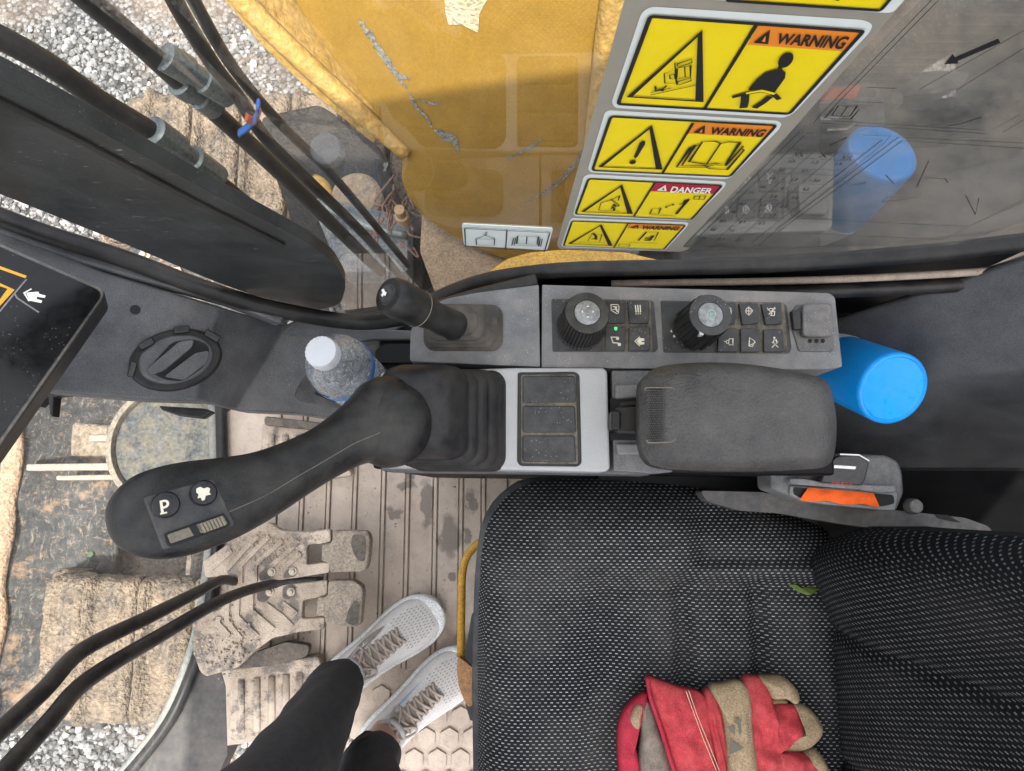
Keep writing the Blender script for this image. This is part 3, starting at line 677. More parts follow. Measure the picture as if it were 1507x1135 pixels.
e1 = proj(p1[0])
icon('arrow_marks', [tri(e1[0], e1[1] - 7, 0, -1), tri(e1[0], e1[1] + 7, 0, 1), tri(e1[0] - 7, e1[1], -1, 0), tri(e1[0] + 7, e1[1], 1, 0)], [], .001, d1, p1, white_m)
d2, p2 = dial('speed dial with a pale pointer', (1022, 484), (1045, 464), .0222, .044, 14, con, 0)
e2 = proj(p2[0])
icon('dial_icon', [], [circle(*e2, 6, n=14) + [circle(*e2, 6, n=14)[0]], [(e2[0] - 3, e2[1] + 7), (e2[0], e2[1] + 9), (e2[0] + 4, e2[1] + 7)]], .0007, d2, p2, plain('pale_green_print', (.25, .5, .35), .5))
b2 = P(1022, 484, cz); t2 = P(1045, 464, cz + .044); a2 = (t2 - b2).normalized()
side = (P(1034, 486, cz + .044) - t2); side = (side - a2 * side.dot(a2)).normalized()
box('pointer', t2 + side * .0195 - a2 * .003, (.004, .0045, .008), dusty('pointer', (.45, .46, .45), .4), d2, bevel=.0008)
# power socket
soc = slab('socket_base', roundpts(k2((1130, 160), (1420, 150), (1440, 530), (1410, 545), (1150, 540), (1095, 360), (1100, 200)), 3), Z(cz + .002), .006, dusty('socket_plastic', (.085, .087, .09), .55, amt=.25, scale=20), con, bevel=.001)
slab('socket_cover', roundpts(k2((1185, 150), (1400, 148), (1425, 170), (1440, 400), (1415, 418), (1215, 420), (1185, 400)), 3), Z(cz + .011), .009, dusty('socket_cover', (.10, .10, .102), .55, amt=.35, scale=18, spots=.5), soc, bevel=.0018, seg=3)
slab('socket_hinge', roundpts(k2((1090, 205), (1165, 205), (1170, 360), (1110, 362)), 2.5), Z(cz + .009), .007, black_m, soc, bevel=.001)
for x in (1240, 1293, 1345): slab('socket_hole', circle(*k2((x, 457))[0], 3.2, n=12), Z(cz + .0024), .001, gap_m, soc)
# joystick pedestal top with three blank switches
jz = .705
jt = slab('light_cover', [(560, 548), (760, 541), (888, 541), (894, 546), (898, 690), (890, 695), (560, 688), (545, 670)], Z(jz), .05, light_m, con, bevel=.004, rnd=5, seg=3)
bf = slab('blank_frame', [(762, 548), (846, 547), (853, 552), (856, 682), (850, 687), (766, 686), (761, 680)], Z(jz + .0015), .006, black_m, jt, bevel=.001, rnd=4)
slab('blank_frame_lip', [(767, 552), (847, 551), (851, 683), (767, 682)], Z(jz + .0022), .002, well_m, jt, rnd=4)
for y in (553, 597.5, 641): slab('blank_switch', [(769, y), (846, y), (848, y + 39), (769, y + 39)], Z(jz + .0045), .005, btn_m, jt, bevel=.0015, rnd=4)
# recess behind the cover with the armrest bracket
rc = slab('recess_cover', [(900, 545), (990, 545), (990, 695), (965, 697), (903, 693)], Z(jz - .008), .05, dusty('mid_grey', (.115, .117, .122), .55, amt=.2, scale=14), con, bevel=.003, rnd=3)
slab('recess_ridge', [(905, 565), (975, 565), (975, 583), (905, 588)], Z(jz - .004), .01, console_m, rc, bevel=.003)
slab('recess_ridge', [(906, 652), (975, 652), (975, 668), (908, 670)], Z(jz - .004), .01, console_m, rc, bevel=.003)
slab('recess_slot', [(898, 586), (960, 586), (960, 648), (898, 648)], Z(jz - .0072), .002, gap_m, rc)
# ------------------------------------------------------------------ armrest
aout = [(946, 575), (952, 552), (975, 536), (1030, 530), (1090, 531), (1150, 538), (1205, 549), (1228, 560), (1237, 590), (1241, 625), (1238, 665), (1228, 684), (1200, 690), (1120, 693), (1030, 692), (975, 687), (955, 674), (946, 640)]
az = .775
apx = [tuple(P(x, y, az)) for x, y in smooth_path([Vector(p) for p in aout], 5, True)] if False else [P(q.x, q.y, az) for q in smooth_path([Vector(p) for p in aout], 5, True)]
arm = thing('armrest', 'worn dark vinyl armrest pad over the console', 'armrest', P(1090, 610, .7))
def azf(x, y, s): return az - .012 * max(0, (s - .72) / .28) ** 2.2 + .004 * (1 - s * s)
pillow('pad', apx, azf, arm_m, arm, 96, 26, .022)
# palm grip patch at the front of the pad
APL = Z(az + .0022)
strokes('patch_seam', [roundpts([(949, 571), (990, 571), (995, 577), (995, 646), (988, 651), (952, 652)], 4)], Z(az + .0005), .0012, dusty('seam_dust', (.12, .10, .08), .8), arm, h=.0016)
def hexpatch():
    V, Fc = [], []
    for i in range(22):
        for j in range(8):
            x, y = 953.5 + j * 3.6 + (i % 2) * 1.8, 575 + i * 3.45
            if x > 978: continue
            s = len(V); V += [P(px, py, az + .0030) for px, py in circle(x, y, 1.5, n=6)] + [P(px, py, az - .003) for px, py in circle(x, y, 1.9, n=6)]
            Fc += [list(range(s, s + 6))] + [[s + q, s + (q + 1) % 6, s + 6 + (q + 1) % 6, s + 6 + q] for q in range(6)]
    return V, Fc
V, Fc = hexpatch(); tag(obj('grip_texture', V, Fc, arm_m, arm), kind='stuff')
slab('hinge_bracket', [(906, 598), (946, 598), (946, 638), (906, 638)], Z(.722), .03, black_m, arm, bevel=.003)
slab('hinge_plate', [(900, 604), (914, 604), (914, 632), (900, 632)], Z(.728), .03, black_m, arm, bevel=.002)
slab('hinge_pin', [(912, 592), (945, 590), (945, 597), (912, 600)], Z(.715), .02, black_m, arm, bevel=.002)
# ------------------------------------------------------------------ joystick
joy = thing('joystick', 'long black joystick with two round buttons and a thumb roller', 'joystick', P(690, 620, jz))
def rrect(c, hx, hy, r, n=6, tiltx=0):
    pts = []
    for sx, sy, a0 in ((1, 1, 0), (-1, 1, 90), (-1, -1, 180), (1, -1, 270)):
        for j in range(n + 1):
            a = math.radians(a0 + 90 * j / n)
            dx = sx * (hx - r) + r * math.cos(a); dy = sy * (hy - r) + r * math.sin(a)
            pts.append(Vector((c.x + dx, c.y + dy, c.z - dx * tiltx)))
    return pts
def loft(name, rings, mat, parent, cap=True):
    n = len(rings[0]); V = [p for r in rings for p in r]; Fc = []
    for i in range(len(rings) - 1):
        for j in range(n): a, b = i * n + j, i * n + (j + 1) % n; Fc.append([a, b, b + n, a + n])
    if cap: Fc += [list(range(n)), list(range((len(rings) - 1) * n, len(rings) * n))]
    return obj(name, V, Fc, mat, parent, smooth=True)
e = [P(745, 620, jz), P(600, 620, jz)]
bc = P(676, 619, jz); hx = (P(747, 620, jz).x - P(606, 620, jz).x) / 2; hy = (P(690, 546, jz).y - P(690, 695, jz).y) / 2
rings = []
def xring(xr, xl, h, z, r, tx=.12, dy=0.0):
    c = bc + Vector(((xr + xl) / 2, dy, z)); return rrect(c, (xr - xl) / 2, h, r, 6, tx)
rings.append(xring(hx, -hx, hy, 0, .014)); rings.append(xring(hx, -hx, hy, .004, .014))
for k_ in range(4):
    z0_ = .005 + k_ * .0105; xr = hx - .0092 * k_; xl = -hx - .004 * k_; h_ = hy - .0018 * k_
    if k_: rings.append(xring(xr - .001, xl + .002, h_ - .001, z0_ - .0012, .014)); rings.append(xring(xr, xl, h_, z0_ + .001, .014)); rings.append(xring(xr - .0005, xl, h_, z0_ + .0035, .014))
    rings.append(xring(xr - .0055, xl + .006, h_ - .0055, z0_ + .0052, .012)); rings.append(xring(xr - .0075, xl + .006, h_ - .0058, z0_ + .0068, .012))
for z, xr, xl, h_, r in ((.044, hx - .036, -hx - .014, hy - .006, .016), (.050, hx - .0375, -hx - .017, hy - .0065, .017), (.064, hx - .042, -hx - .02, hy - .010, .02), (.074, hx - .048, -hx - .018, hy - .016, .018), (.079, hx - .054, -hx - .012, hy - .023, .014), (.081, hx - .062, -hx - .006, hy - .030, .008)):
    rings.append(xring(xr, xl, h_, z, r, .06, .003))
loft('boot', rings, boot_m, joy)
gp = [(606, 612, .770), (590, 613, .787), (566, 617, .797), (545, 628, .803), (512, 646, .812), (475, 668, .825), (430, 692, .842), (385, 714, .858), (335, 732, .874), (290, 744, .886), (250, 753, .894), (215, 759, .897), (192, 764, .895), (178, 768, .890), (172, 771, .883)]
gr = [(.036, .022), (.0365, .026), (.036, .028), (.031, .027), (.0245, .024), (.0218, .0225), (.0228, .022), (.0258, .0215), (.0298, .021), (.0322, .0205), (.0325, .0195), (.0298, .0175), (.0238, .0145), (.016, .010), (.005, .004)]
pth = [P(x, y, z - .02) for x, y, z in gp]
grip = tube('grip', pth, gr, rub_m, joy, seg=44, n=5, upv=Vector((.15, 0, 1)), power=.86)
cc_ = P(574, 624, .778); th = [(.0375 * math.cos(a), .030 * math.sin(a)) for a in [(-80 + 160 * i / 16) * math.pi / 180 for i in range(17)]]
lathe('collar', th, cc_, Vector((-.30, .02, 1)), rub_m, joy, 44)
# mould seam along the grip
_pp = smooth_path(pth, 5); _rr = [tuple(q) for q in smooth_path(gr, 5)]
_c0 = []
for i in range(9, 46):
    t_ = (_pp[i + 1] - _pp[i - 1]).normalized(); s_ = t_.cross(Vector((.15, 0, 1))).normalized(); u_ = s_.cross(t_).normalized(); a_ = math.radians(72)
    w_ = 1 if s_.y < 0 else -1
    _c0.append(_pp[i] + s_ * w_ * pw(math.cos(a_), .86) * _rr[i][0] + u_ * pw(math.sin(a_), .86) * _rr[i][1])
tube('mould_seam', _c0, .0004, dusty('grip_seam', (.10, .09, .072), .7), grip, seg=6, n=2)
# button plate on the head of the grip
tt = (pth[10] - pth[8]).normalized(); ss_ = tt.cross(Vector((.15, 0, 1))).normalized(); nn_ = ss_.cross(tt).normalized()
GP = (pth[9] + nn_ * .0212, nn_)
gk = px_k((0, 560), 3.7675)
plate = slab('button_plate', roundpts(gk((795, 645), (1185, 540), (1310, 800), (905, 940)), 6), GP, .008, dusty('plate_plastic', (.03, .031, .034), .5, amt=.12, scale=25, grain=1400, gb=.4), joy, bevel=.0012, off=-.0005)
ring = dusty('button_gloss', (.012, .012, .014), .3, amt=.06, scale=30)
for c, nm in (((918, 690), 'horn_button'), ((1128, 625), 'bell_button')):
    q = gk(c)[0]; bb = hit(*q, GP, -.001)
    bt_ = lathe(nm, [(.0088, 0), (.0088, .0028), (.0078, .004), (.004, .0046)], bb, GP[1], ring, plate, 32)
BPL = (GP[0] + GP[1] * .0038, GP[1])
text_part('horn_icon', 'p', gk((893, 736), (946, 724), (934, 656), (884, 668)), BPL, icon_m, plate, off=.0004, bold=.02)
strokes('horn_foot', [gk((888, 740), (926, 732))], BPL, .0011, icon_m, plate, off=.0004)
icon('bell_icon', [gk((1088, 600), (1110, 590), (1130, 600), (1150, 592), (1165, 600), (1160, 622), (1170, 632), (1140, 640), (1135, 662), (1120, 668), (1112, 650), (1095, 655), (1100, 632), (1088, 622))], [], .0008, plate, BPL, icon_m)
slab('roller_slot', roundpts(gk((908, 850), (1240, 735), (1278, 795), (1270, 812), (945, 925), (925, 910)), 3), GP, .001, gap_m, plate, off=.0004)
rl = slab('thumb_roller', roundpts(gk((925, 855), (1235, 748), (1262, 796), (945, 906)), 3), GP, .003, dusty('roller', (.12, .105, .08), .5, amt=.5, scale=40, dust=(.25, .22, .17)), plate, bevel=.001, off=.0022)
for i in range(7):
    f = i / 6; a = gk((1110 + 110 * f, 796 - 40 * f), (1135 + 110 * f, 845 - 40 * f)); strokes('roller_ridge', [a], GP, .0016, dusty('roller_ridge', (.16, .14, .10), .5) if i == 0 else bpy.data.materials['roller_ridge'], rl, h=.0032)
slab('roller_gap', gk((1045, 815), (1085, 800), (1110, 850), (1075, 865)), GP, .002, gap_m, rl, off=.0027)
# mould seam along the grip
seam_m = dusty('mould_seam', (.22, .19, .15), .7, amt=.3)
def surf_line(pxs, zs, wd, name, par, mat):
    V, Fc = ribbon_data([P(x, y, z) for (x, y), z in zip(pxs, zs)], Vector((0, 0, 1)), wd, .001); return obj(name, V, Fc, mat, par)
# ------------------------------------------------------------------ blade lever
lev = thing('blade_lever', 'short black lever with a round end button in a dusty rubber boot', 'lever', P(690, 485, cz))
lc = P(682, 483, cz); lx = (P(738, 480, cz).x - P(622, 480, cz).x) / 2; ly = (P(680, 451, cz).y - P(680, 516, cz).y) / 2
rings = []
for k_ in range(4):
    z0_ = k_ * .0075; q_ = 1 - .085 * k_
    for z, s_ in ((0, q_), (.0025, q_), (.0042, q_ - .15), (.0058, q_ - .17)): rings.append(rrect(lc + Vector((-.0022 * k_, .0, z0_ + z)), lx * s_, ly * (s_ + .04), .012))
for z, s, dx in ((.031, .60, -.009), (.034, .52, -.011), (.039, .44, -.014)): rings.append(rrect(lc + Vector((dx, 0, z)), lx * s, ly * s * 1.15, min(lx * s, ly * s * 1.15) * .98))
loft('boot', rings, boot2_m, lev)
lb, ltip = P(668, 479, cz + .033), P(571, 434, cz + .098)
la = (ltip - lb).normalized(); LL = (ltip - lb).length
lathe('handle', [(.0135, -.004), (.0148, 0), (.0138, .004), (.0134, LL * .35), (.0152, LL * .50), (.0166, LL * .56), (.0166, LL * .565), (.0170, LL * .57), (.0176, LL * .85), (.0170, LL * .96), (.0150, LL), (.0120, LL + .0005)], lb, la, black_m, lev, 40)
lathe('parting_line', [(.0164, LL * .56), (.0172, LL * .563), (.0172, LL * .567), (.0164, LL * .57)], lb, la, seam_m, lev, 40, cap=False)
bto = lathe('end_button', [(.0096, LL), (.0096, LL + .001), (.0076, LL + .0012), (.0072, LL + .0035), (.005, LL + .0042)], lb, la, btn_m, lev, 32)
LP = (lb + la * (LL + .0044), la); q0 = proj(LP[0])
icon('button_icon', [[(q0[0] + (x - 558) * .62, q0[1] + (y - 431) * .62) for x, y in ((552, 424), (558, 421), (561, 428), (565, 430), (562, 438), (557, 437), (555, 441), (551, 436), (555, 431))]], [], .001, bto, LP, white_m)
# ------------------------------------------------------------------ seat
sz = .465
seat = thing('operator_seat', 'black seat with white flecked fabric cushion and backrest', 'seat', P(960, 960, 0))
so = [(700, 985), (703, 880), (710, 800), (722, 762), (748, 729), (790, 709), (870, 705), (960, 710), (1040, 719), (1120, 738), (1190, 760), (1240, 780)]
spts = [P(q.x, q.y, sz) for q in smooth_path([Vector(p) for p in so], 5)]
xb = P(1262, 800, sz).x; yl = -.47
x0 = spts[0].x
spts = spts + [Vector((xb, spts[-1].y - .02, 0)), Vector((xb, yl + .04, 0)), Vector((xb - .03, yl, 0)), Vector((x0 + .07, yl, 0)), Vector((x0 + .02, yl + .02, 0)), Vector((x0 + .003, yl + .07, 0))]
def g1(d, w): return math.exp(-(d / w) ** 2)
def sstep(a, b, x): t = max(0, min(1, (x - a) / (b - a))); return t * t * (3 - 2 * t)
gx = [P(x, 950, sz).x for x in (890, 1010, 1122)]; gy = P(1000, 856, sz).y
p_a, p_b = P(1015, 775, sz), P(1195, 800, sz)
def szf(x, y, s):
    z = sz
    e = max(0, (s - .80) / .20); z -= .045 * e ** 2.6
    side_up = sstep(gy - .012, gy + .030, y)                       # bolster along the console side
    z += .040 * side_up * (1 - .5 * e)
    z -= .009 * g1(y - gy + .006, .012) * sstep(gx[1] - .13, gx[1] - .05, x)       # seam across
    if y < gy + .02:
        for i, q in enumerate(gx): z -= (.012, .016, .018)[i] * g1(x - q, (.026, .013, .010)[i]) * sstep(gy + .02, gy - .02, y)
    # pocket behind the diagonal seam
    pk = sstep(gx[1] - .01, gx[1] + .03, x) * sstep(gy + .01, gy + .03, y) * sstep(gy + .115, gy + .08, y)
    z -= .030 * pk * side_up
    ys = y + .47 / 2 + .0
    z += .010 * sstep(-.38, -.45, y) * (1 - e)
    z -= .008 * math.exp(-((x - .12) / .16) ** 2 - ((y + .2) / .13) ** 2)
    z += .0018 * mnoise.noise(Vector((x * 16, y * 16, 0)))
    return z
def seat_uv(v):
    d = Vector((v.x - .24, v.y + .30)); d.normalize(); q = min(0, v.z - sz + .03) if v.y > -.02 or v.x < .02 else 0; return (v.x - d.x * q, v.y - d.y * q)
pillow('cushion', spts, szf, fab_m, seat, 200, 100, .05, uvf=seat_uv, ctr=(.24, -.30))
# plastic shell round the cushion
sh = [P(x, y, sz - .055) for x, y in ((694, 1010), (697, 880), (703, 800), (715, 755), (742, 722), (790, 702), (960, 702), (1200, 752))]
so2 = [v + Vector((0, 0, 0)) for v in smooth_path(sh, 5)] + [Vector((xb, -.1, 0)), Vector((xb, yl - .005, 0)), Vector((x0 + .05, yl - .005, 0)), Vector((x0 - .004, yl + .06, 0))]
pillow('seat_shell', so2, lambda x, y, s: sz - .052 - .01 * max(0, (s - .9) / .1) ** 2, dusty('shell_plastic', (.05, .055, .062), .5, amt=.25, scale=10), seat, 120, 8, .06)
box('seat_base', (.2, -.24, .17), (.34, .30, .34), trimdk_m, seat, bevel=.02)
# backrest
def backrest():
    V, Fc, uv = [], [], []
    NY, NS = 60, 56
    for i in range(NS + 1):
        s = i / NS                                   # up the back
        for j in range(NY + 1):
            t = j / NY; y = -.045 - .40 * t
            ed = min(t, 1 - t)
            e = (1 - min(1, ed / .10)) ** 2.2
            el = (1 - min(1, s / .10)) ** 2.2
            z = .475 - .02 + s * .42
            x = P(1222, 900, .47).x + .002 + .085 * s ** 1.3
            bul = .022 * math.exp(-((s - .22) / .2) ** 2) + .02 * (math.exp(-((t - .12) / .12) ** 2) + math.exp(-((t - .88) / .12) ** 2))
            cr = .010 * g1(t - .30 - .10 * s, .016) + .010 * g1(t - .70 + .1 * s, .016)
            x += -bul + cr + .06 * e + .035 * el
            V.append(Vector((x, y, z))); uv.append((s * .42 + .0, y))
    for i in range(NS):
        for j in range(NY): a = i * (NY + 1) + j; Fc.append([a, a + 1, a + NY + 2, a + NY + 1])
    n = len(V); edge = [j for j in range(NY + 1)] + [i * (NY + 1) + NY for i in range(1, NS + 1)] + [NS * (NY + 1) + j for j in range(NY - 1, -1, -1)] + [i * (NY + 1) for i in range(NS - 1, 0, -1)]
    for q in edge: V.append(V[q] + Vector((.07, 0, 0))); uv.append(uv[q])
    m = len(edge)
    for i in range(m): Fc.append([edge[i], edge[(i + 1) % m], n + (i + 1) % m, n + i])
    Fc.append(list(range(n, n + m)))
    return V, Fc, uv
V, Fc, uv = backrest(); obj('backrest', V, Fc, fabb_m, seat, smooth=True, uv=uv)
tube('backrest_piping', [Vector((P(1222, 900, .47).x + .008, -.055 - .37 * i / 12, sz + .002)) for i in range(13)], .0022, black_m, seat, seg=6)
# seat side bracket and buckle
bz = .50
brk = slab('side_bracket', [(1030, 722), (1120, 724), (1210, 742), (1330, 752), (1420, 762), (1456, 775), (1467, 794), (1420, 797), (1350, 790), (1300, 780), (1240, 772), (1150, 756), (1090, 752), (1040, 738)], Z(bz), .03, dusty('bracket_paint', (.05, .052, .055), .45, amt=.3, scale=16, scratch=.3), seat, bevel=.005, rnd=7, seg=3)
slab('bracket_slot', [(1375, 757), (1395, 758), (1414, 769), (1402, 768), (1380, 763)], Z(bz + .0006), .002, gap_m, brk)
lathe('bracket_bolt', [(.0095, 0), (.0095, .009), (.008, .013), (.004, .0145)], P(1340, 745, bz), (0, 0, 1), dusty('bolt_grey', (.13, .135, .13), .5, amt=.3, scale=40), brk, 24)
# ------------------------------------------------------------------ seat belt reel / buckle
bk = thing('belt_buckle', 'seat belt buckle housing with orange webbing beside the armrest', 'buckle', P(1250, 720, bz))
bq = px_k((1120, 640), 3.894)
slab('housing', bq((55, 210), (440, 105), (720, 115), (790, 150), (815, 210), (825, 330), (780, 440), (560, 420), (230, 380), (160, 350), (60, 310)), Z(.545), .05, dusty('buckle_grey', (.11, .115, .12), .45, amt=.25, scale=18), bk, bevel=.006, rnd=6, seg=3)
slab('mouth', bq((165, 290), (780, 320), (790, 350), (775, 435), (700, 435), (250, 385), (165, 345)), Z(.549), .02, dusty('buckle_grey2', (.17, .175, .175), .45, amt=.3, scale=18), bk, bevel=.003, rnd=4)
slab('mouth_gap', bq((185, 300), (760, 345), (765, 395), (690, 412), (240, 370), (185, 340)), Z(.5494), .002, gap_m, bk, rnd=4)
def wob(name, top, bot, z, mat, par):
    n = 24; V, Fc = [], []
    for i in range(n + 1):
        f = i / n
        for r in range(5):
            q = Vector(top[0]).lerp(Vector(top[1]), f).lerp(Vector(bot[0]).lerp(Vector(bot[1]), f), r / 4)
            V.append(P(q.x, q.y + (math.sin(f * 14) * 1.5 if r == 4 else 0), z + .003 * math.sin(r / 4 * math.pi) + .001 * math.sin(f * 19 + r)))
    for i in range(n):
        for r in range(4): a = i * 5 + r; Fc.append([a, a + 1, a + 6, a + 5])
    return flat(name, V, Fc, mat, par, Vector((0, 0, 1)), smooth=True)
wob('orange_webbing', bq((270, 303), (645, 335)), bq((222, 372), (680, 412)), .5525, orange_m, bk)
slab('top_bar', bq((165, 248), (250, 250), (340, 268), (600, 285), (690, 288), (770, 290), (778, 330), (690, 335), (560, 315), (240, 288), (170, 280)), Z(.557), .008, dusty('bar_grey', (.15, .155, .16), .35, amt=.2, scale=25), bk, bevel=.002, rnd=3)
fl_ = slab('release_flap', bq((365, 185), (440, 118), (560, 112), (625, 150), (600, 260), (580, 292), (345, 275)), Z(.564), .012, dusty('flap_black', (.018, .018, .02), .3, amt=.12, scale=30), bk, bevel=.003, rnd=5)
slab('chrome_edge', bq((420, 174), (545, 182), (540, 198), (418, 190)), Z(.5645), .001, chrome_m, fl_)
strokes('chrome_edge', [bq((450, 112), (560, 116), (618, 150))], Z(.5648), .0016, chrome_m, fl_, h=.001)
text_part('release_text', 'PRESS', bq((402, 281), (522, 289), (524, 277), (404, 269)), Z(.5644), plain('red_print', (.5, .03, .03), .6), fl_)
# ------------------------------------------------------------------ rear trim panel
rt = thing('rear_trim_panel', 'sloping dark plastic trim panel behind the console', 'trim panel', P(1400, 550, .4))
RP = plane3(P(1240, 460, .60), P(1507, 380, .74), P(1380, 640, .60))
quadmesh('panel', [hit(1180, 482, RP), hit(1400, 412, RP), hit(1600, 340, RP), hit(1620, 540, RP), hit(1380, 560, RP), hit(1180, 590, RP), P(1620, 690, .50), P(1380, 690, .47), P(1180, 690, .45)], [(0, 1, 4, 5), (1, 2, 3, 4), (5, 4, 7, 8), (4, 3, 6, 7)], trim_m, rt, .03, .008, 4)
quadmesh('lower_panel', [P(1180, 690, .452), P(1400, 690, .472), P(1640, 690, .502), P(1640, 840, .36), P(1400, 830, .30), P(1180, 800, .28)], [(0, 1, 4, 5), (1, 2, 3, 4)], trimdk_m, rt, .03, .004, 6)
# ------------------------------------------------------------------ blue canister
cb = P(1316, 573, .665); ce = P(1205, 528, .535); ca = (cb - ce).normalized(); CL = (cb - ce).length
can = thing('blue_canister', 'bright blue plastic canister lying base up behind the console', 'canister', tuple(ce))
cr = .0385
lathe('body', [(cr * .97, .02), (cr, .03), (cr * 1.0, CL * .45), (cr, CL - .006), (cr * .985, CL - .002), (cr * .93, CL), (cr * .90, CL + .0003), (cr * .86, CL - .0016), (cr * .5, CL - .0026), (.002, CL - .003)], ce, ca, blue_m, can, 56)
lathe('label_wrap', [(cr * 1.006, -.06), (cr * 1.008, -.058), (cr * 1.008, .052), (cr * 1.004, .054)], ce, ca, bwhite_m, can, 48)
# ------------------------------------------------------------------ glove
gl = thing('work_glove', 'red work glove with tan leather strap and fingertips lying on the seat', 'glove', P(1060, 1080, sz))
gz = .478; q3 = px_k((880, 970), 3.966)
def gpil(name, pts, z0, hgt, mat, par, sm=3, nang=60, rings=10, wr=.0, skirt=.012, fold=0):
    pp_ = [P(q.x, q.y, z0) for q in smooth_path([Vector(p) for p in pts], sm, True)]
    def zf(x, y, s):
        b = z0 + hgt * math.sqrt(max(0, 1 - s ** 2.6))
        return b + wr * mnoise.noise(Vector((x * 60, y * 60, z0 * 9))) * (1 - s ** 4) + fold * math.sin(x * 900 + y * 160) * (1 - s ** 3)
    return pillow(name, pp_, zf, mat, par, nang, rings, skirt)
gpil('cuff_lining', q3((240, 235), (300, 250), (360, 420), (450, 654), (470, 900), (235, 900), (232, 600), (250, 420)), gz + .004, .012, glin_m, gl, wr=.006)
gpil('cuff_underside', q3((290, 195), (180, 270), (118, 400), (120, 640), (150, 900), (260, 900), (240, 600), (200, 420), (260, 280)), gz + .004, .010, gred2_m, gl, wr=.004)
gpil('lining_patch', q3((185, 340), (225, 270), (262, 275), (250, 340), (238, 412), (205, 400)), gz + .010, .006, gtan_m, gl, nang=30, rings=5, wr=.003)
gpil('cuff', q3((285, 108), (320, 112), (470, 165), (620, 215), (660, 420), (700, 654), (760, 900), (600, 940), (520, 860), (440, 654), (370, 420), (305, 220)), gz + .018, .016, gred_m, gl, sm=4, nang=90, rings=16, wr=.006)
tube('cuff_binding', [P(x, y, gz + .0285) for x, y in q3((288, 106), (305, 220), (345, 340), (375, 430), (440, 640), (520, 860))], .0026, gred2_m, gl, seg=8, n=4)
gpil('gathered_wrist', q3((610, 235), (640, 175), (700, 200), (730, 330), (745, 560), (765, 900), (690, 900), (665, 600), (640, 420)), gz + .014, .017, gred_m, gl, nang=90, rings=16, wr=.005, fold=.0026)
gpil('hand_back', q3((840, 132), (945, 108), (1000, 200), (960, 260), (1130, 262), (1190, 340), (1180, 400), (1040, 470), (1030, 520), (1160, 530), (1260, 590), (1300, 700), (1250, 900), (900, 920), (860, 700), (860, 400)), gz + .016, .020, gred_m, gl, nang=110, rings=20, wr=.012, fold=.0006)
gpil('strap', q3((655, 168), (740, 145), (835, 130), (885, 210), (895, 400), (930, 654), (950, 900), (770, 900), (745, 654), (735, 500), (715, 300)), gz + .022, .018, gtan_m, gl, nang=80, rings=12, wr=.003)
gpil('fingertip', q3((945, 108), (1020, 100), (1090, 108), (1155, 175), (1168, 235), (1140, 258), (1085, 225), (1000, 225), (975, 170)), gz + .018, .020, gtan_m, gl, nang=50, rings=9, wr=.004)
gpil('finger_fold', q3((930, 265), (1000, 230), (1080, 228), (1110, 258), (1040, 285), (960, 285)), gz + .010, .008, gtan_m, gl, nang=40, rings=6, wr=.004)
gpil('fingertip', q3((1135, 260), (1200, 268), (1255, 310), (1303, 390), (1280, 465), (1190, 525), (1100, 535), (1035, 525), (1025, 470), (1100, 425), (1175, 400), (1180, 340)), gz + .014, .020, gtan_m, gl, nang=64, rings=10, wr=.005)
gpil('fingertip', q3((1180, 545), (1235, 515), (1285, 540), (1335, 630), (1350, 760), (1280, 800), (1265, 650), (1235, 590)), gz + .012, .020, gtan_m, gl, nang=50, rings=9, wr=.004)
gpil('fingertip', q3((990, 690), (1070, 640), (1180, 640), (1240, 680), (1230, 800), (1050, 830)), gz + .02, .020, gtan_m, gl, nang=50, rings=9, wr=.004)
SP = Z(gz + .0402)
sheet('strap_mark', q3((770, 470), (850, 520), (765, 560)), SP, gprint_m, gl); sheet('strap_mark', q3((755, 395), (800, 392), (800, 440), (770, 425)), SP, gprint_m, gl)
sheet('strap_mark', q3((795, 350), (832, 345), (838, 435), (822, 435), (820, 375), (798, 372)), SP, gprint_m, gl)
text_part('strap_lettering', 'lumicut', q3((892, 490), (880, 310), (858, 312), (868, 492)), SP, gprint_m, gl, off=.0008)
st_m = plain('stitching', (.6, .48, .33), .8)
strokes('stitching', [q3((515, 190), (560, 320), (620, 480), (690, 650)), q3((530, 185), (575, 320), (640, 480), (708, 650))], Z(gz + .032), .0005, st_m, gl, h=.0012)
# ------------------------------------------------------------------ leaf on the seat
lf = P(1184, 868, sz); lz = szf(lf.x, lf.y, .5) + .001
L = [(1160, 860), (1172, 861), (1180, 866), (1195, 862), (1204, 868), (1195, 875), (1180, 877), (1170, 868)]
lo = [P(x, y, lz + .004 * math.sin(i * 1.7) + .003) for i, (x, y) in enumerate(L)]
V = lo + [p - Vector((0, 0, .0006)) for p in lo]; n = len(lo)
tag(obj('leaf', V, [list(range(n)), list(range(2 * n - 1, n - 1, -1))] + [[i, (i + 1) % n, n + (i + 1) % n, n + i] for i in range(n)], leaf_m, origin=tuple(lf)), 'small curled green leaf in the crease of the seat', 'leaf')
# ------------------------------------------------------------------ yellow adjuster bar
yb = thing('adjuster_bar', 'yellow painted seat adjuster bar in front of the cushion', 'bar', P(680, 900, .2))
tube('bar', [P(x, y, .27) for x, y in ((720, 790), (700, 803), (686, 822), (680, 850), (679, 900), (678, 966))], .0062, yellowbar_m, yb, seg=12, n=5)
slab('knob', [(674, 966), (698, 984), (697, 1036), (690, 1042), (682, 1030), (675, 1010), (672, 985)], Z(.285), .03, tanplastic_m, yb, bevel=.004, rnd=5)
slab('bracket', [(694, 905), (700, 905), (702, 985), (692, 978), (682, 965), (688, 940)], Z(.29), .03, trim_m, yb, bevel=.003)
slab('bracket', [(684, 1036), (700, 1030), (700, 1062), (692, 1062)], Z(.28), .03, trim_m, yb, bevel=.003)
